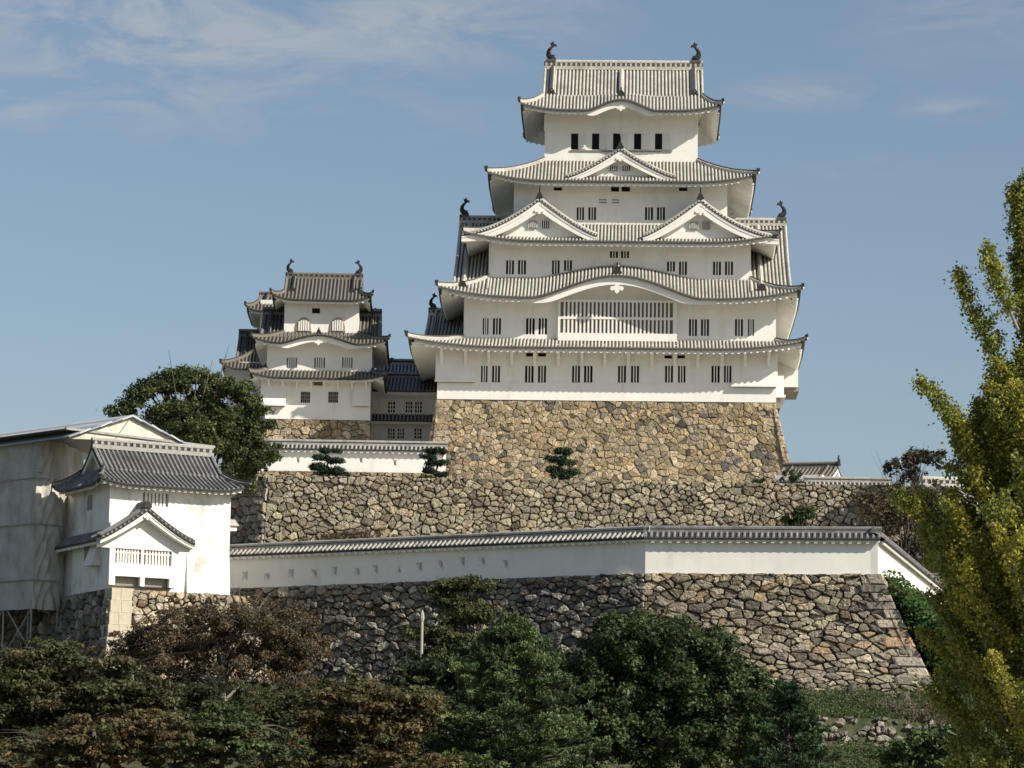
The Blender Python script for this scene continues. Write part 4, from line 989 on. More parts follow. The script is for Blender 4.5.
mb = MB(); mb.add([(el_x + .2, y0, gz_l - .3), (gx_r, y0, gz_r - .1), (gx_a, y0, gz_a - .15)], [(0, 1, 2)], 'sheet_cream'); mb.tube([(lin(gx_l, gx_a, .7), y0 - .03, gz_l - .3), (gx_a, y0 - .03, gz_a - .2)], .04, 5, 'steel'); mb.build('gable_sheet', sc_)
mb = MB(); a = XF.loc(66, 437, GY - .1); b = XF.loc(215, 447, GY - .1); mb.box(a[0], b[0], GY - .12, GY + .06, b[1] - .06, b[1] + .08, 'steel'); mb.box(a[0], b[0] - .3, GY + .08, GY + 9, b[1] - .02, b[1] + .02, 'wood_grey'); mb.build('beam', sc_)
# sheets, wrinkled
zs0, zs1 = XF.z(36, 609, SY), el_z + .12
def sheet(name, P0, P1, z0, z1, n, amp, m, seams=(.17, .50)):
    P0, P1 = Vector(P0), Vector(P1); d = P1 - P0; nr = Vector((d.y, -d.x, 0)).normalized(); mb = MB(); rows = []
    ph = [random.uniform(0, 6.28) for _ in range(12)]
    nz_ = 60
    for j in range(nz_ + 1):
        v = j / nz_; row = []
        for i in range(n + 1):
            u = i / n; w = 0
            for k in range(6): w += math.sin(u * (3 + k * 3.1) * d.length * .5 + v * (4 + 3 * k) + ph[k]) * amp / (1 + k * .5)
            w += amp * .8 * math.sin(v * 40 + 6 * math.sin(u * 5 + ph[7]) + ph[8])
            pin = min(1, 6 * u * (1 - u) + .02)
            for s in seams: pin *= 1 - .85 * math.exp(-((v - s) / .015) ** 2)
            row.append(P0 + d * u + Vector((0, 0, lin(z0, z1, v))) + nr * (w * pin + (min(pin, 1) - 1) * .04))
        rows.append(row)
    mb.grid(rows, m); return mb.build(name, sc_, smooth=True)
ex = XF.x(63.5, 500, SY)
sheet('sheet', (lx, SY, 0), (ex, SY, 0), zs0, zs1 - .05, 36, .10, 'sheet_lit')
sheet('sheet', (lx - .02, 25, 0), (lx - .02, SY, 0), zs0, zs1 - .12, 110, .11, 'sheet')
sheet('sheet', (ex, SY, 0), (ex + 4.5, SY + 4, 0), zs0, zs1 - .05, 20, .07, 'sheet')
for zq in (.17, .50, .77):
    mb = MB(); z = lin(zs0, zs1, zq); mb.tube([(ex, SY - .1, z), (lx - .1, SY - .1, z), (lx - .1, 26, z)], .04, 5, 'steel'); mb.build('rail', sc_)
for (a, b) in ((lx + .05, SY + .1), (ex - .1, SY + .1), (lx + .05, SY + 3), (lx + .05, SY + 6), (lx + .05, SY + 9), (lx + 1.2, SY + 2), (lx + .05, SY + 12)):
    mb = MB(); mb.tube([(a, b, 11.2 - XF.O.z), (a, b, zs0 + .5)], .06, 6, 'steel'); mb.build('pole', sc_)
for k in range(5):
    mb = MB(); ya = SY + .1 + 3 * k; mb.tube([(lx + .05, ya, zs0 - 2.6), (lx + .05, ya + 2.6, zs0 + .1)], .045, 6, 'steel'); mb.tube([(lx + .1, ya + 2.6, zs0 - 2.6), (lx + .1, ya, zs0 + .1)], .045, 6, 'steel'); mb.build('brace', sc_)
mb = MB(); mb.tube([(lx - .4, SY - .1, zs1 - 2.0), (lx + .5, SY - .1, zs1 - 2.0)], .05, 5, 'metal_pale'); mb.build('tube_end', sc_)

# ================================================================== BACKGROUND BUILDINGS on the right
GF = Frame(at(815, 482, 288.0), R(-18)); gb = GF.empty('gatehouse', 'distant small gable roof peeking over the terrace wall right of the keep base', 'building')
xa, xb = GF.x(780, 470, 0), GF.x(833, 470, 0)
mb = MB(); wall_box(mb, xa, xb - .5, -1.8, 4.8, -3, .4, (), 'plaster'); mb.build('wall', gb)
mb = MB(); gable_roof(mb, xa, xb, 1.5, GF.z(820, 467.5, 1.5), -2.6, GF.z(820, 481, -2.6), 5.6, GF.z(820, 481, -2.6), eave=True, board=.3, oni_s=.5, desc=True, descr=.12, ridge=(.4, .4), dots=False, **TJ); oni(mb, (xb + .1, 1.5, GF.z(831, 466, 1.5)), .6, '+x', spike=.4); mb.build('roof', gb)
EF = Frame(at(845, 492, 266.5), R(0)); eg = EF.empty('plaster_wall', 'short low wall with light ribbed tiles on the terrace edge at right', 'wall')
xa, xb = EF.x(806, 485, 0), EF.x(890, 485, 0)
tiled_wall(eg, EF, xa, xb, .3, .4, EF.z(845, 494, .1), EF.z(845, 487.5, .1), .55, .5, 'tile_old', 'tile_joint_wall')
HF = Frame(at(965, 540, 247.0), R(12)); hb = HF.empty('storehouse', 'white walled building with light tiled roof behind the ginkgo tree', 'building')
h1 = tier(HF, hb, 952, 1050, 520, 0, 8, 580, 497, [(965, 972, 515, 523), (990, 997, 515, 523)], nb=3)
mb = MB(); gable_roof(mb, h1[0] - .8, h1[1] + .8, 4, HF.z(965, 487, 4), -1, HF.z(965, 498.5, -1), 9, HF.z(965, 498.5, -1), eave=True, board=.3, oni_s=.5, descr=.12, **dict(TJ, jm='tile_joint')); mb.build('roof', hb)

# ================================================================== VEGETATION
def leaf_mesh(name, P, N, size, cols, m, parent, aspect=.62):
    n = len(P); t = rng.normal(size=(n, 3)); t -= N * np.sum(t * N, 1, keepdims=True); t /= np.linalg.norm(t, axis=1, keepdims=True) + 1e-9
    b = np.cross(N, t); s = size[:, None]
    V = np.empty((n, 4, 3)); V[:, 0] = P - t * s; V[:, 1] = P + b * s * aspect; V[:, 2] = P + t * s; V[:, 3] = P - b * s * aspect
    V = V.reshape(-1, 3)
    me = bpy.data.meshes.new(name); me.vertices.add(n * 4); me.vertices.foreach_set('co', V.astype(np.float32).ravel())
    me.loops.add(n * 4); me.loops.foreach_set('vertex_index', np.arange(n * 4, dtype=np.int32))
    me.polygons.add(n); me.polygons.foreach_set('loop_start', np.arange(0, n * 4, 4, dtype=np.int32)); me.polygons.foreach_set('loop_total', np.full(n, 4, dtype=np.int32))
    me.materials.append(MATS[m]); me.update(calc_edges=True)
    a = me.color_attributes.new('Col', 'FLOAT_COLOR', 'POINT'); C = np.ones((n, 4, 4), np.float32); C[:, :, :3] = cols[:, None, :]; a.data.foreach_set('color', C.ravel())
    o = bpy.data.objects.new(name, me); COL.objects.link(o)
    if parent: o.parent = parent
    return o
def puff_leaves(puffs, dens, pal, jitter=.22, up=.5, shell=.55, pj=.18, flat_n=0):
    Ps, Ns, Cs = [], [], []; pal = np.array(pal)
    for (c, r) in puffs:
        r = np.array(r); n = max(6, int(1.9 * dens * (r[0] * r[1] + r[0] * r[2] + r[1] * r[2])))
        d = rng.normal(size=(n, 3)); d /= np.linalg.norm(d, axis=1, keepdims=True)
        rad = (shell + (1 - shell) * rng.random(n))[:, None] * (1 + .26 * rng.normal(size=(n, 1)))
        P = np.array(c) + d * r * rad
        N = d * .8 + rng.normal(size=(n, 3)) * .7 + np.array([0, 0, up]); N /= np.linalg.norm(N, axis=1, keepdims=True)
        base = pal[rng.integers(len(pal))] * (1 + pj * rng.normal())
        C = np.clip(1.72 * base * (1 + jitter * rng.normal(size=(n, 1))), .004, 1)
        mixm = rng.random(n) < .25; C[mixm] = pal[rng.integers(len(pal), size=mixm.sum())]
        Ps.append(P); Ns.append(N); Cs.append(C)
    return np.vstack(Ps), np.vstack(Ns), np.clip(np.vstack(Cs), .004, 1)
def env_puffs(base, H, env, n, pr, flat=.75, inner=.45, wob=.25):
    base = np.array(base); ts = [e[0] for e in env]; rs = [e[1] for e in env]; res = []
    wts = np.interp(np.linspace(0, 1, 200), ts, rs); cdf = np.cumsum(wts + .05); cdf /= cdf[-1]
    for i in range(n):
        t = np.interp(rng.random(), cdf, np.linspace(0, 1, 200)); R_ = np.interp(t, ts, rs) * (1 + wob * rng.normal() * .5)
        a = rng.random() * 2 * math.pi; rad = R_ * (inner + (1 - inner) * math.sqrt(rng.random()))
        p = pr * rng.uniform(.6, 1.35)
        res.append((base + np.array([rad * math.cos(a), rad * math.sin(a), t * H]), (p, p, p * flat)))
    return res
def thing_at(name, label, cat, p, group=None):
    o = bpy.data.objects.new(name, None); COL.objects.link(o); o.location = p; o.empty_display_size = .5
    return tag(o, label, cat, group)
def limb_tree(mb, base, fork, tips, r0, m, bend=.4):
    base, fork = Vector(base), Vector(fork)
    k = 6; pts = [base.lerp(fork, i / k) + Vector((random.uniform(-1, 1), random.uniform(-1, 1), 0)) * bend * .25 * math.sin(math.pi * i / k) for i in range(k + 1)]
    mb.tube(pts, [lin(r0 * 1.25 if i == 0 else r0, r0 * .65, i / k) for i in range(k + 1)], 8, m)
    for tp in tips:
        tp = Vector(tp); s = pts[random.randint(2, k)]; mid = s.lerp(tp, .5) + Vector((random.uniform(-1, 1), random.uniform(-1, 1), random.uniform(-.2, .6))) * bend
        q = [s, s.lerp(mid, .5) + Vector((0, 0, .1)), mid, mid.lerp(tp, .6), tp]; rr = r0 * .42
        mb.tube(q, [rr, rr * .8, rr * .55, rr * .35, rr * .12], 6, m)
        for _ in range(3):
            e = tp + Vector((random.uniform(-1, 1), random.uniform(-1, 1), random.uniform(-.3, .9))) * (tp - s).length * .22
            mb.tube([mid, mid.lerp(e, .5) + Vector((0, 0, .15)), e], [rr * .4, rr * .25, rr * .06], 5, m)
def tree(name, label, cat, base, puffs, pal, leaf=.13, dens=60, barkm='bark', r0=.25, fork=None, ntips=14, leafm='leaf', group=None, up=.5, jitter=.22, shell=.55, lsz=.3, pj=.18, aspect=.62):
    base = Vector(base); root = thing_at(name, label, cat, base, group)
    P, N, C = puff_leaves(puffs, dens, pal, jitter, up, shell, pj); P -= np.array(base)
    leaf_mesh('crown', P, N, leaf * (1 + lsz * rng.normal(size=len(P))).clip(.4, 2), C, leafm, root, aspect)
    mb = MB(); zs = [p[0][2] for p in puffs]
    f = Vector(fork) - base if fork else Vector((0, 0, (np.mean(zs) + max(zs)) / 2 - base.z))
    tips = [Vector(puffs[i][0]) - base for i in rng.choice(len(puffs), min(ntips, len(puffs)), replace=False)]
    limb_tree(mb, (0, 0, -.3), f, tips, r0, barkm); mb.build('trunk', root, smooth=True)
    return root
def gb_(px, Y):                       # a spot on the ground under an image column
    X = at(px, 700, Y).x; return Vector((X, Y, ground_z(X, Y)))
def pz(py, Y): return at(512, py, Y).z
mpx = lambda Y: Y / FPX
G_DK = [(.030, .050, .016), (.040, .062, .020), (.050, .074, .026), (.024, .040, .014)]
G_PINE = [(.040, .060, .024), (.055, .080, .030), (.070, .098, .036), (.032, .048, .020)]
BROWN = [(.088, .066, .040), (.074, .058, .036), (.10, .072, .042), (.060, .052, .032), (.066, .060, .036)]
MAPLE = [(.085, .070, .032), (.072, .068, .030), (.095, .068, .032), (.060, .064, .028), (.052, .058, .026), (.10, .076, .032)]
MAPLEG = [(.055, .062, .026), (.048, .055, .024), (.062, .064, .028), (.082, .066, .030), (.040, .048, .022)]
GINK = [(.27, .265, .045), (.23, .245, .045), (.19, .215, .045), (.34, .31, .05), (.16, .19, .042), (.19, .215, .045)]

# dark tree behind the left turret
def px_puffs(Y, lst, flat=.8, depth=1.0, n=None, pr=None):
    """ellipses given where they stand in the picture: (px, py, rx_px, ry_px, k) -> k random puffs inside"""
    res = []
    for (px, py, rx, ry, k) in lst:
        c = at(px, py, Y); a, b = rx * mpx(Y), ry * mpx(Y)
        for _ in range(k):
            d = rng.normal(size=3); d /= np.linalg.norm(d); q = rng.random() ** .4
            p = (pr or .45) * min(a, b) * rng.uniform(.6, 1.25)
            res.append((np.array(c) + d * np.array([max(.1, a - p * .6), depth * max(.1, a - p * .6) * .8, max(.1, b - p * .5)]) * q, (p, p, p * flat)))
    return res
pf = px_puffs(238, [(195, 438, 62, 46, 80), (148, 432, 42, 30, 30), (240, 455, 36, 40, 40), (190, 406, 42, 26, 34), (262, 466, 14, 20, 12), (225, 410, 34, 34, 34), (252, 425, 20, 34, 24)], pr=.24)
pf += [(np.array(at(x, y, 238)), (.7, .7, .5)) for x, y in ((113, 411), (125, 403), (138, 397), (142, 386), (160, 378), (166, 387), (186, 371), (195, 377), (203, 374), (222, 383), (180, 377), (215, 380), (150, 384), (232, 388), (240, 396), (248, 402), (170, 374), (133, 392))]
for k in range(95):
    a = math.pi * (rng.random() * 1.5 - .15); px_, py_ = 195 + (72 + rng.uniform(-8, 12)) * math.cos(a), 437 - (57 + rng.uniform(-8, 9)) * math.sin(a)
    pf.append((np.array(at(px_, py_, 238 + rng.uniform(-2, 2))), (rng.uniform(.3, .75), .5, rng.uniform(.2, .45))))
tree('broadleaf_tree', 'large dark evergreen tree between the sheeted scaffold and the small keep', 'tree', Vector((at(200, 500, 238).x, 238, zw)), pf, [(.055, .068, .024), (.042, .056, .02), (.072, .082, .03), (.034, .046, .018)], leaf=.105, dens=150, r0=.5, up=.4)
# clipped pines on the terrace
def niwaki(label, pads, trunk_px, Y, big=1.0):
    base = Vector((at(trunk_px, 480, Y).x, Y, zt2 - .1)); pf = []
    for (px, py, rx, ry) in pads:
        c = np.array(at(px, py, Y)); a = rx * mpx(Y)
        for i in range(7):
            u = rng.uniform(-1, 1); v = rng.uniform(-.6, .6)
            pf.append((c + np.array([u * a * .75, v * a * .7, rng.uniform(-.04, .08)]), (a * .42, a * .42, ry * mpx(Y) * .85)))
    return tree('clipped_pine', label, 'pine tree', base, pf, [(.016, .030, .015), (.022, .040, .018), (.013, .025, .013)], leaf=.10, dens=380, leafm='needle', r0=.10, ntips=6, group='clipped pines on the terrace', aspect=.35, up=.9)
niwaki('cloud pruned pine with five pads in front of the low cream wall', [(331, 451, 11, 3.2), (322, 458, 9, 3.5), (337, 461, 11, 3.2), (318, 467, 12, 4), (331, 472, 16, 5), (340, 476, 10, 4)], 328, 266.2)
niwaki('cloud pruned pine at the right end of the low cream wall', [(434, 451, 12, 3.5), (428, 457, 10, 3), (437, 463, 13, 3.5), (431, 470, 9, 3.5), (442, 474, 9, 3), (424, 478, 8, 2.4)], 436, 266.2)
niwaki('small dense clipped pine standing alone before the tan keep base', [(562, 452, 11, 4), (556, 459, 11, 4), (566, 462, 11, 4), (553, 469, 10, 4), (568, 472, 12, 4), (560, 476, 12, 4.5)], 560, 266.2)
def shrub(name, label, base, pf, pal, leaf=.11, dens=140, leafm='leaf', **k):
    return tree(name, label, 'shrub', base, pf, pal, leaf=leaf, dens=dens, leafm=leafm, r0=.07, ntips=8, **k)
shrub('clipped_shrub', 'low dark shrub on the terrace edge at the right foot of the keep base', (at(792, 480, 266).x, 266, zt2), px_puffs(266, [(791, 476, 13, 6, 12)], pr=.5), G_DK)
shrub('clipped_shrub', 'very low dark green shrub on the terrace edge left of the right-hand gable roof', (at(762, 482, 266).x, 266, zt2), px_puffs(266, [(761, 481, 10, 3.5, 8)], pr=.6), G_DK)
shrub('round_shrub', 'dark rounded shrub at the foot of the terrace wall above the white wall', (at(802, 530, 255).x, 255, zw), px_puffs(255, [(801, 518, 20, 14, 18), (790, 524, 14, 10, 8)], pr=.4), G_DK)
pf = px_puffs(258, [(345, 540, 48, 9, 26), (320, 544, 30, 7, 10), (375, 535, 26, 8, 10)], pr=.55)
shrub('dry_creeper', 'patch of dry brown creeper at the foot of the terrace wall behind the long wall', (at(345, 552, 258).x, 258, zw), pf, BROWN, dens=90)
# trees at the right
pf = px_puffs(262, [(915, 462, 34, 18, 26), (893, 470, 16, 10, 8), (935, 458, 20, 14, 10), (908, 485, 24, 16, 14)], pr=.32)
tree('small_tree', 'dark thin leaved small tree on the terrace edge left of the ginkgo', 'tree', Vector((at(915, 500, 262).x, 262, zw)), pf, [(.035, .035, .022), (.05, .044, .03), (.045, .035, .026)], leaf=.13, dens=60, r0=.13, ntips=26)
pf = px_puffs(240, [(895, 520, 50, 36, 46), (925, 500, 30, 26, 20), (870, 505, 22, 22, 12), (930, 550, 30, 30, 20), (938, 505, 22, 24, 26)], pr=.3)
tree('bare_shrub', 'brown thinning shrub between the terrace wall and the receding white wall', 'shrub', Vector((at(905, 560, 240).x, 240, zw)), pf, [(.085, .062, .042), (.065, .052, .034), (.10, .075, .05), (.05, .05, .028)], leaf=.10, dens=75, r0=.12, ntips=30)

for lab, px, Yb, lst in (('dark tree mass behind the ginkgo below the storehouse', 985, 236, [(1000, 600, 44, 36, 50), (1020, 625, 60, 50, 60), (975, 640, 36, 26, 30)]),
                         ('green tree behind the lowest ginkgo branches at the right edge', 1000, 212, [(985, 660, 50, 40, 60), (1020, 690, 50, 50, 50)])):
    tree('broadleaf_tree', lab, 'tree', Vector((at(px, 600, Yb).x, Yb, 11.5)), px_puffs(Yb, lst, pr=.3), [(.035, .055, .02), (.045, .065, .022), (.028, .045, .016)], leaf=.14, dens=70, r0=.25, ntips=16)
# lower slope trees
Y = 186; b = gb_(222, Y)
pf = px_puffs(Y, [(225, 632, 90, 34, 120), (290, 638, 46, 40, 60), (160, 650, 56, 34, 60), (225, 672, 95, 34, 80), (110, 658, 26, 20, 16), (200, 612, 50, 18, 40), (140, 640, 40, 24, 40), (255, 615, 50, 20, 40)], pr=.26, flat=.6)
tree('cherry_tree', 'wide brown leaved cherry tree with pale bare limbs below the left turret', 'tree', b, pf, BROWN, leaf=.07, dens=190, barkm='bark_pale', r0=.22, ntips=34)
def maple(label, Y, lst, trunk_px, pal, pr=.34, leaf=.10, dens=120):
    pf = px_puffs(Y, lst, flat=.35, pr=pr)
    return tree('maple_tree', label, 'tree', gb_(trunk_px, Y), pf, pal, leaf=leaf, dens=dens, r0=.17, ntips=18, group='maple trees on the slope', up=1.0, pj=.22)
maple('olive and rust maple in the bottom left corner under the scaffold', 168, [(40, 672, 80, 38, 90), (20, 720, 80, 44, 90), (100, 690, 60, 44, 70), (60, 650, 40, 20, 24), (150, 705, 40, 34, 40)], 40, MAPLEG)
maple('low orange tinged maple in front at the bottom left', 150, [(85, 742, 66, 34, 80), (150, 735, 50, 32, 56), (60, 775, 90, 28, 60), (20, 760, 50, 26, 30)], 95, MAPLE)
maple('green maple with a few rusty leaves at the bottom between two orange maples', 152, [(215, 732, 54, 34, 70), (250, 755, 70, 30, 70), (180, 765, 60, 24, 40)], 225, [(.05, .070, .028), (.042, .060, .025), (.06, .074, .030), (.085, .070, .030)])
maple('spreading rust coloured maple at the bottom left of the pine', 156, [(360, 715, 72, 42, 120), (310, 740, 52, 34, 60), (410, 712, 40, 38, 50), (380, 760, 90, 30, 80), (340, 690, 40, 22, 30)], 365, MAPLE)
# layered pine in front of the wall
Y = 192
pf = []
for (px, py, rx, ry, k) in [(468, 585, 36, 10, 50), (440, 592, 24, 9, 24), (455, 602, 30, 9, 30), (478, 614, 32, 11, 40), (455, 620, 24, 9, 24), (432, 632, 34, 10, 46), (457, 640, 36, 11, 46), (440, 655, 36, 11, 40), (480, 645, 26, 12, 26)]:
    pf += px_puffs(Y, [(px, py, rx, ry, k)], flat=.6, pr=.75)
tree('layered_pine', 'dark pine with flat layered branches against the lower stone wall beside the pale post', 'pine tree', gb_(462, Y), pf, [(.05, .058, .022), (.038, .048, .02), (.065, .068, .024), (.03, .04, .016)], leaf=.10, dens=150, r0=.16, ntips=24, leafm='needle', aspect=.35, up=.8)
# conical pine
Y = 160; b = gb_(512, Y); H = pz(622, Y) - b.z
def tuft_tree(label, base, top, env, n, pal, lean=(0, 0), name='pine_tree', tl=.26, group=None, seed=1):
    base = Vector(base); H = top - base.z; root = thing_at(name, label, 'pine tree', base, group)
    ts = [e[0] for e in env]; rs = [e[1] for e in env]; Ps, Ns, Cs, tips = [], [], [], []; pal = np.array(pal)
    nbr = max(30, n // 22)
    for i in range(nbr):
        t = .02 + .97 * (i + rng.random()) / nbr; Rm_ = np.interp(t, ts, rs) * rng.uniform(.55, 1.18); a = i * 2.4 + rng.uniform(-.5, .5)
        droop = rng.uniform(-.05, .28); ux = np.array([math.cos(a), math.sin(a), 0]); tone = pal[rng.integers(len(pal))] * (1 + .22 * rng.normal())
        ctr = np.array([lean[0] * t, lean[1] * t, t * H]); tips.append(Vector(ctr + ux * Rm_ * .9 + np.array([0, 0, droop * Rm_])))
        for _ in range(22):
            q = .38 + .66 * rng.random() ** .8; side = np.array([-ux[1], ux[0], 0]) * rng.normal() * (.10 + .22 * Rm_ * (1.1 - q))
            c = ctr + ux * Rm_ * q + side + np.array([0, 0, droop * Rm_ * q + rng.normal() * .12 + .1])
            k = 24; d = rng.normal(size=(k, 3)); d[:, 2] = np.abs(d[:, 2]) + .5; d[:, :2] += .6 * ux[:2]; d /= np.linalg.norm(d, axis=1, keepdims=True)
            Ps.append(c + d * (tl * (.2 + .8 * rng.random((k, 1)))))
            nn = np.cross(d, rng.normal(size=(k, 3))); nn /= np.linalg.norm(nn, axis=1, keepdims=True) + 1e-9; nn += np.array([0, 0, .5]); nn /= np.linalg.norm(nn, axis=1, keepdims=True)
            Ns.append(nn); Cs.append(np.clip(1.7 * tone * (1 + .16 * rng.normal()) * (1 + .14 * rng.normal(size=(k, 1))), .005, 1))
    P = np.vstack(Ps); leaf_mesh('crown', P, np.vstack(Ns), np.full(len(P), tl * .40) * rng.uniform(.6, 1.3, len(P)), np.vstack(Cs), 'needle', root, .30)
    mb = MB(); k = 8; pts = [Vector((lean[0] * i / k, lean[1] * i / k, H * .97 * i / k - .3 * (i == 0))) for i in range(k + 1)]; mb.tube(pts, [lin(.24, .03, i / k) for i in range(k + 1)], 8, 'bark')
    for tp in tips:
        z = max(.5, tp.z - .6); s = Vector((lean[0] * z / H, lean[1] * z / H, z)); mb.tube([s, s.lerp(tp, .5) + Vector((0, 0, -.05)), tp], [.06, .04, .015], 5, 'bark')
    mb.build('trunk', root, smooth=True); return root
tuft_tree('bright green conical pine at the bottom centre', b, b.z + H, [(0, 4.2), (.3, 4.3), (.5, 3.6), (.75, 2.5), (.9, 1.3), (1, .3)], 5200, G_PINE)
# second tuft pine to the right
Y = 158; b = gb_(792, Y)
tuft_tree('dark pine with bare lower twigs at the bottom right of the round evergreen', b, pz(684, Y), [(0, 2.4), (.3, 2.5), (.6, 1.8), (.85, 1.0), (1, .3)], 1500, [(.022, .042, .018), (.03, .055, .022), (.016, .034, .015)], lean=(-.3, 0))
# round evergreen
Y = 168; b = gb_(660, Y)
pf = px_puffs(Y, [(655, 666, 92, 56, 170), (640, 638, 66, 34, 80), (605, 690, 62, 52, 80), (715, 695, 62, 54, 90), (650, 735, 112, 46, 150), (740, 735, 44, 40, 50), (700, 655, 44, 28, 36)], pr=.22, flat=.75)
tree('evergreen_tree', 'broad rounded dark evergreen tree at the bottom centre right', 'tree', b, pf, [(.040, .058, .022), (.030, .046, .018), (.050, .068, .026), (.022, .036, .014), (.06, .074, .028)], leaf=.095, dens=150, r0=.3, ntips=9)
# fill shrubs near the bottom edge
Y = 172
shrub('evergreen_shrub', 'dark leafy shrub between the rust maple and the conical pine', gb_(430, Y), px_puffs(Y, [(430, 690, 48, 38, 70), (470, 670, 36, 30, 40), (420, 725, 60, 40, 70)], pr=.3), [(.026, .034, .018), (.034, .042, .022), (.02, .026, .014)], dens=110, leaf=.1)
Y = 163
pf = px_puffs(Y, [(930, 742, 46, 15, 40), (965, 730, 30, 12, 18), (905, 756, 40, 14, 24), (990, 755, 40, 16, 24), (940, 768, 60, 12, 24)], pr=.6, flat=.5)
shrub('evergreen_shrub', 'spreading dark green shrub below the rubble wall at the bottom right', gb_(940, Y), pf, G_PINE, dens=150, leaf=.09, leafm='needle')
Y = 178
pf = px_puffs(Y, [(930, 712, 38, 14, 26), (900, 705, 22, 10, 12), (960, 722, 26, 12, 16)], pr=.5)
shrub('dry_shrub', 'tangle of dry brownish twigs on the bank above the rubble wall', gb_(930, Y), pf, [(.11, .085, .06), (.09, .07, .05), (.075, .07, .04), (.13, .10, .075)], dens=70, leaf=.07)
for lab, px, lst, pal_ in (
    ('dark undergrowth shrub under the brown cherry tree', 160, [(130, 712, 70, 34, 60), (190, 705, 50, 30, 40)], [(.03, .035, .015), (.045, .042, .02), (.025, .03, .013)]),
    ('olive shrub with dull leaves between the cherry and the rust maple', 280, [(270, 718, 60, 30, 60), (310, 705, 40, 22, 30)], [(.045, .05, .02), (.06, .055, .024), (.035, .045, .016)]),
    ('dark shrub filling the gap between the round evergreen and the right-hand pine', 770, [(770, 748, 40, 30, 40), (745, 760, 50, 22, 30), (800, 762, 50, 16, 26)], [(.025, .036, .016), (.034, .046, .02), (.02, .028, .012)])):
    shrub('evergreen_shrub', lab, gb_(px, 176), px_puffs(176, lst, pr=.34), pal_, dens=100, leaf=.09)
# ivy bank right of the corner
def scatter_leaves(name, label, n, fn, pal, size, kind='stuff', leafm='leaf', up=1.0, aspect=.6):
    pal = np.array(pal); P = np.array([fn() for _ in range(n)]); N = rng.normal(size=(n, 3)) * .6 + np.array([0, 0, up]) + np.array([.2, -.4, 0]); N /= np.linalg.norm(N, axis=1, keepdims=True)
    C = pal[rng.integers(len(pal), size=n)] * (1 + .2 * rng.normal(size=(n, 1))); C = np.clip(C, .004, 1)
    o = leaf_mesh(name, P, N, size * rng.uniform(.6, 1.3, n), C, leafm, None, aspect); return tag(o, label, 'ground cover', kind=kind)
mb = MB(); bank = []
pA, pB = V2(wr_, zw), Vector((wr_.x, wr_.y, 0)) + recv * 1.3
def bank_pt(u, v):        # u along the receding wall, v down the slope
    if u < 0:
        w = -u / .3; top = Vector((wr_.x, wr_.y, zw - .2)).lerp(Vector((wr_.x + 4.0, wr_.y - 2.3, 11.4)), w) + Vector((.25, .45, -.1)); low = Vector((wr_.x + 8.5, wr_.y - 2.0 - 1.6 * w, 11.5))
        return top.lerp(low, v) + Vector((0, 0, .5 * math.sin(u * 19 + v * 5) * v * (1 - v)))
    top = Vector((wr_.x + recv.x * 1.3 * u + .3, wr_.y + recv.y * 1.3 * u, zw - .1 - .2 * u)); low = Vector((wr_.x + 8.5 + 16 * u, wr_.y - 2.0 + 42 * u, 11.5)) 
    return top.lerp(low, v) + Vector((0, 0, .5 * math.sin(u * 19 + v * 5) * v * (1 - v) * 2))
mb.grid([[bank_pt(u, v) for u in frange(-.3, 1, 40)] for v in frange(0, 1, 12)], 'earth'); tag(mb.build('bank', smooth=True), None, None, kind='structure')
clm = [(-.3 + 1.2 * rng.random() ** 1.3, rng.random(), rng.uniform(.35, .9)) for _ in range(420)]
def ivy():
    u, v, r = clm[rng.integers(len(clm))]
    if rng.random() < .35: u, v, r = rng.uniform(-.3, .6), rng.random(), .2
    d = rng.normal(size=3); d /= np.linalg.norm(d); d[2] = abs(d[2]); q = bank_pt(min(1, u), v); return (q.x + d[0] * r, q.y + d[1] * r, q.z + d[2] * r * .7)
scatter_leaves('ivy', 'bright green ivy covering the bank below the receding white wall', 85000, ivy, [(.06, .125, .028), (.045, .10, .024), (.08, .15, .034), (.035, .075, .02)], .12)
# grass on the slope
def grass_fn(x0, x1, y0, y1, h=.25, mask=None):
    def f():
        while True:
            x, y = rng.uniform(x0, x1), rng.uniform(y0, y1)
            if mask is None or mask(x, y): break
        return (x, y, ground_z(x, y) + rng.random() ** 2 * h)
    return f
nzf = lambda x, y: math.sin(x * .9 + y * .5) + math.sin(x * .37 - y * .8 + 1) + math.sin(x * 1.7 + 2) * .6
scatter_leaves('grass', 'green and straw coloured grass covering the slope below the lower wall', 110000, grass_fn(-34, 40, 176, 199, .35, lambda x, y: nzf(x, y) > -.5), [(.045, .085, .02), (.055, .10, .024), (.035, .065, .018), (.09, .09, .04)], .12, up=.25, aspect=.25)
clg = [(rng.uniform(11, 29), rng.uniform(172, 198.5), rng.uniform(.4, 1.0)) for _ in range(650)] + [(rng.uniform(15, 29), rng.uniform(182, 192), rng.uniform(.4, .9)) for _ in range(260)]
def weeds():
    x, y, r = clg[rng.integers(len(clg))]; d = rng.normal(size=3) * r * .5; return (x + d[0], y + d[1], ground_z(x, y) + abs(d[2]) * .8)
scatter_leaves('weeds', 'low green weeds and dry stalks on the bank at the foot of the wall corner', 230000, weeds, [(.06, .12, .03), (.075, .13, .035), (.045, .085, .025), (.12, .11, .055), (.10, .085, .05)], .085, up=.4, aspect=.35)
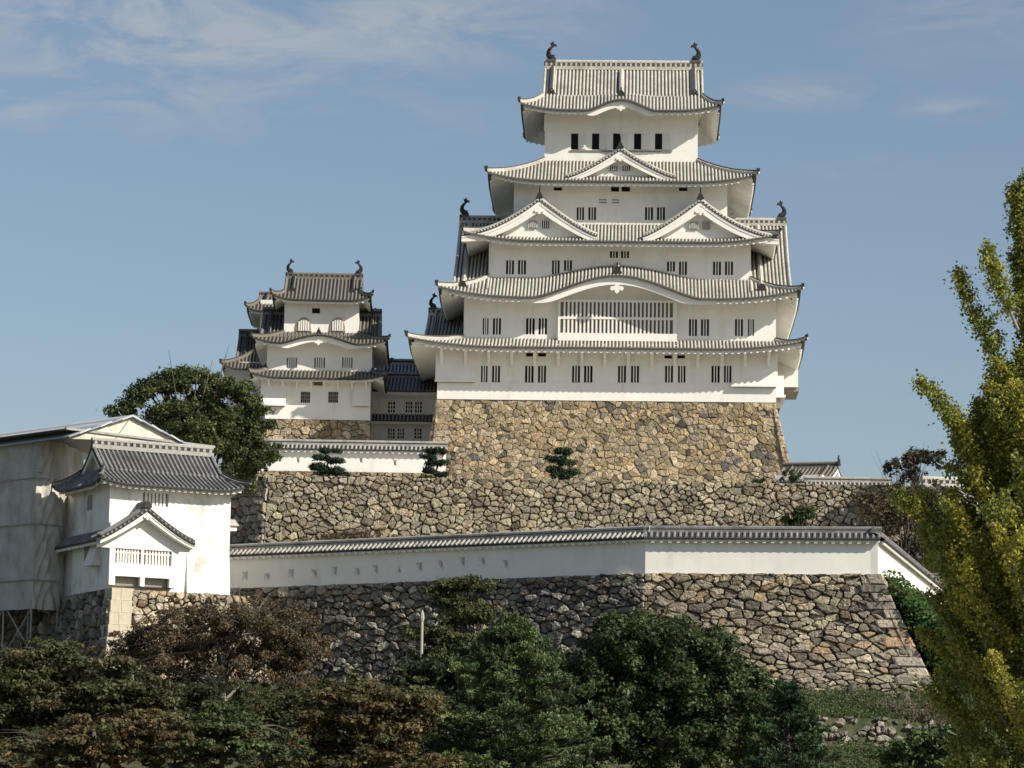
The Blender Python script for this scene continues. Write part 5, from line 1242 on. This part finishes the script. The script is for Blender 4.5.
# rubble wall at the bottom right
ra, rb = gb_(770, 184), gb_(960, 184); rz = pz(712, 184)
stone_wall_obj('rubble_wall', 'low broken rubble stone wall on the slope at the bottom right', [
    dict(F=face_fn(V2(ra, rz - 5) + Vector((0, -3.2, 0)), V2(rb, rz - 5) + Vector((0, -3.2, 0)), V2(ra, rz), V2(rb, rz), (0, -1, .55), (rb - ra).length, 5.6), W=(rb - ra).length, H=5.6, cw=.55, ch=.40, pal=[(.25, .225, .19), (.21, .19, .16), (.165, .15, .125), (.32, .29, .245)], depth=.22, gap=.05, backm='earth', rough=1.3, small=.8, jit=.6, skip=lambda s, h: random.random() < .10 + .4 * (h > 4.9) + .25 * (math.sin(s * .9) + math.sin(h * 1.7 + s * .4) > 1.1))])
# tree stumps
def stump(label, px, py, Y, w, h, m='bark'):
    X = at(px, py, Y).x; z = ground_z(X, Y); root = thing_at('tree_stump', label, 'stump', (X, Y, z), 'tree stumps on the slope')
    mb = MB(); n = 12; rows = []
    for j, (q, rr) in enumerate(((-.2, 1.35), (.15, 1.1), (.6, .95), (1.0, .9))):
        rows.append([Vector((math.cos(a) * w * rr * (1 + .15 * math.sin(a * 3 + 1)), math.sin(a) * w * rr, h * q + (.12 * h * math.cos(a) if j == 3 else 0))) for a in frange(0, 2 * math.pi, n + 1)])
    mb.grid(rows, m); mb.build('stump_body', root); mb = MB(); mb.add(rows[-1][:-1], [tuple(range(n))], 'wood_grey'); mb.build('cut_face', root)
stump('dark split stump at the foot of the lower stone wall', 851, 683, 195.5, .30, .95)
stump('short dark stump near the pale corner stone of the lower wall', 903, 700, 194.5, .38, .7)
stump('small reddish stump left of the dark split stump', 830, 677, 196.5, .2, .5, 'wood_grey')
# pale post by the lower wall
pb = at(421, 676, 188.0); X = pb.x; z0 = ground_z(X, 188); zt_ = pz(611.5, 188)
pt = thing_at('post', 'slender pale concrete post in front of the lower stone wall', 'post', (X, 188, z0))
mb = MB(); mb.tube([(0, 0, -.2), (0, 0, zt_ - z0 - .6)], [.10, .085], 8, 'concrete'); mb.build('shaft', pt); mb = MB(); mb.tube([(0, 0, zt_ - z0 - .6), (0, 0, zt_ - z0 - .45), (0, 0, zt_ - z0 - .2), (0, 0, zt_ - z0)], [.11, .14, .11, .03], 8, 'concrete'); mb.build('cap', pt)

# ginkgo at the right edge
def ginkgo():
    Y = 92.0; base = Vector((at(1053, 700, Y).x, Y, ground_z(25, Y))); H = at(1020, 170, Y).z - base.z
    root = thing_at('ginkgo_tree', 'tall yellow green ginkgo tree with upswept branches at the right edge', 'tree', base)
    env_t = [0, .12, .25, .38, .5, .62, .75, .88, 1]; env_r = [2.0, 2.7, 3.3, 3.8, 3.9, 3.5, 2.7, 1.6, .35]
    mb = MB(); k = 10; pts = [Vector((-.75 * (i / k) ** 2, 0, H * .93 * i / k - .3 * (i == 0))) for i in range(k + 1)]; mb.tube(pts, [lin(.32, .03, i / k) for i in range(k + 1)], 8, 'bark_pale')
    Ps, Cs = [], []; pal = np.array(GINK)
    def branch(s, d, L, r, lv):
        n = 8; p = Vector(s); q = [p.copy()]; d = d.normalized()
        for i in range(n):
            d = (d + Vector((random.uniform(-.07, .07), random.uniform(-.07, .07), .012))).normalized(); p = p + d * (L / n); q.append(p.copy())
        mb.tube(q, [lin(r, r * .2, i / n) for i in range(n + 1)], 5, 'bark_pale', cap=False)
        tone = pal[rng.integers(len(pal))] * (1 + .12 * rng.normal())
        m = int(L * (44 if lv else 46))
        for _ in range(m):
            t = random.random() ** .8; f = t * n; i = min(n - 1, int(f)); c = q[i].lerp(q[i + 1], f - i)
            if lv == 0 and t < .25: continue
            kk = 6; o_ = rng.normal(size=(kk, 3)) * (.085 + .10 * (1 - t)); Ps.append(np.array(c) + o_)
            Cs.append(np.clip(tone * (1 + .2 * rng.normal(size=(kk, 1))), .01, 1))
        if lv == 0:
            for i in range(2, n):
                for _ in range(2 if L > 2 else 1):
                    sd = (d + Vector((random.uniform(-1, 1), random.uniform(-1, 1), random.uniform(-.2, .6))) * .75).normalized()
                    branch(q[i], sd, L * random.uniform(.09, .18), r * .35, 1)
    nb = 190
    for i in range(nb):
        t = .03 + .92 * (i / nb) ** .78; a = i * 2.39996 + random.uniform(-.3, .3); Rr = np.interp(min(1, t + .19), env_t, env_r) * random.uniform(.75, 1.1)
        f = t * k; j = min(k - 1, int(f)); s = pts[j].lerp(pts[j + 1], f - j); el = R(random.uniform(40, 54))
        branch(s, Vector((math.cos(a) * math.cos(el), math.sin(a) * math.cos(el), math.sin(el))), max(.5, Rr / math.cos(el) * .97), .05 + .03 * (1 - t), 0)
    # the long leader branches that stand out against the sky
    for (sx, sy, ex_, ey_) in ((1000, 470, 921, 378), (1010, 400, 967, 268), (985, 560, 905, 430 + 60), (1018, 330, 990, 245), (1010, 520, 945, 410), (1030, 330, 1014, 186), (1030, 300, 1020, 178), (1035, 300, 1026, 182)):
        s = at(sx, sy, Y + random.uniform(-.8, .8)) - base; e = at(ex_, ey_, Y + random.uniform(-1, .5)) - base; branch(s, (e - s) - Vector((0, 0, .25 * (e - s).length * .5)), (e - s).length, .05, 0)
    mb.build('trunk', root, smooth=True)
    P = np.vstack(Ps); n = len(P); N = rng.normal(size=(n, 3)) + np.array([0, -.1, .5]); N /= np.linalg.norm(N, axis=1, keepdims=True)
    leaf_mesh('crown', P, N, .047 * rng.uniform(.6, 1.3, n), np.vstack(Cs), 'leaf', root, .85); print('ginkgo leaves', n)
ginkgo()
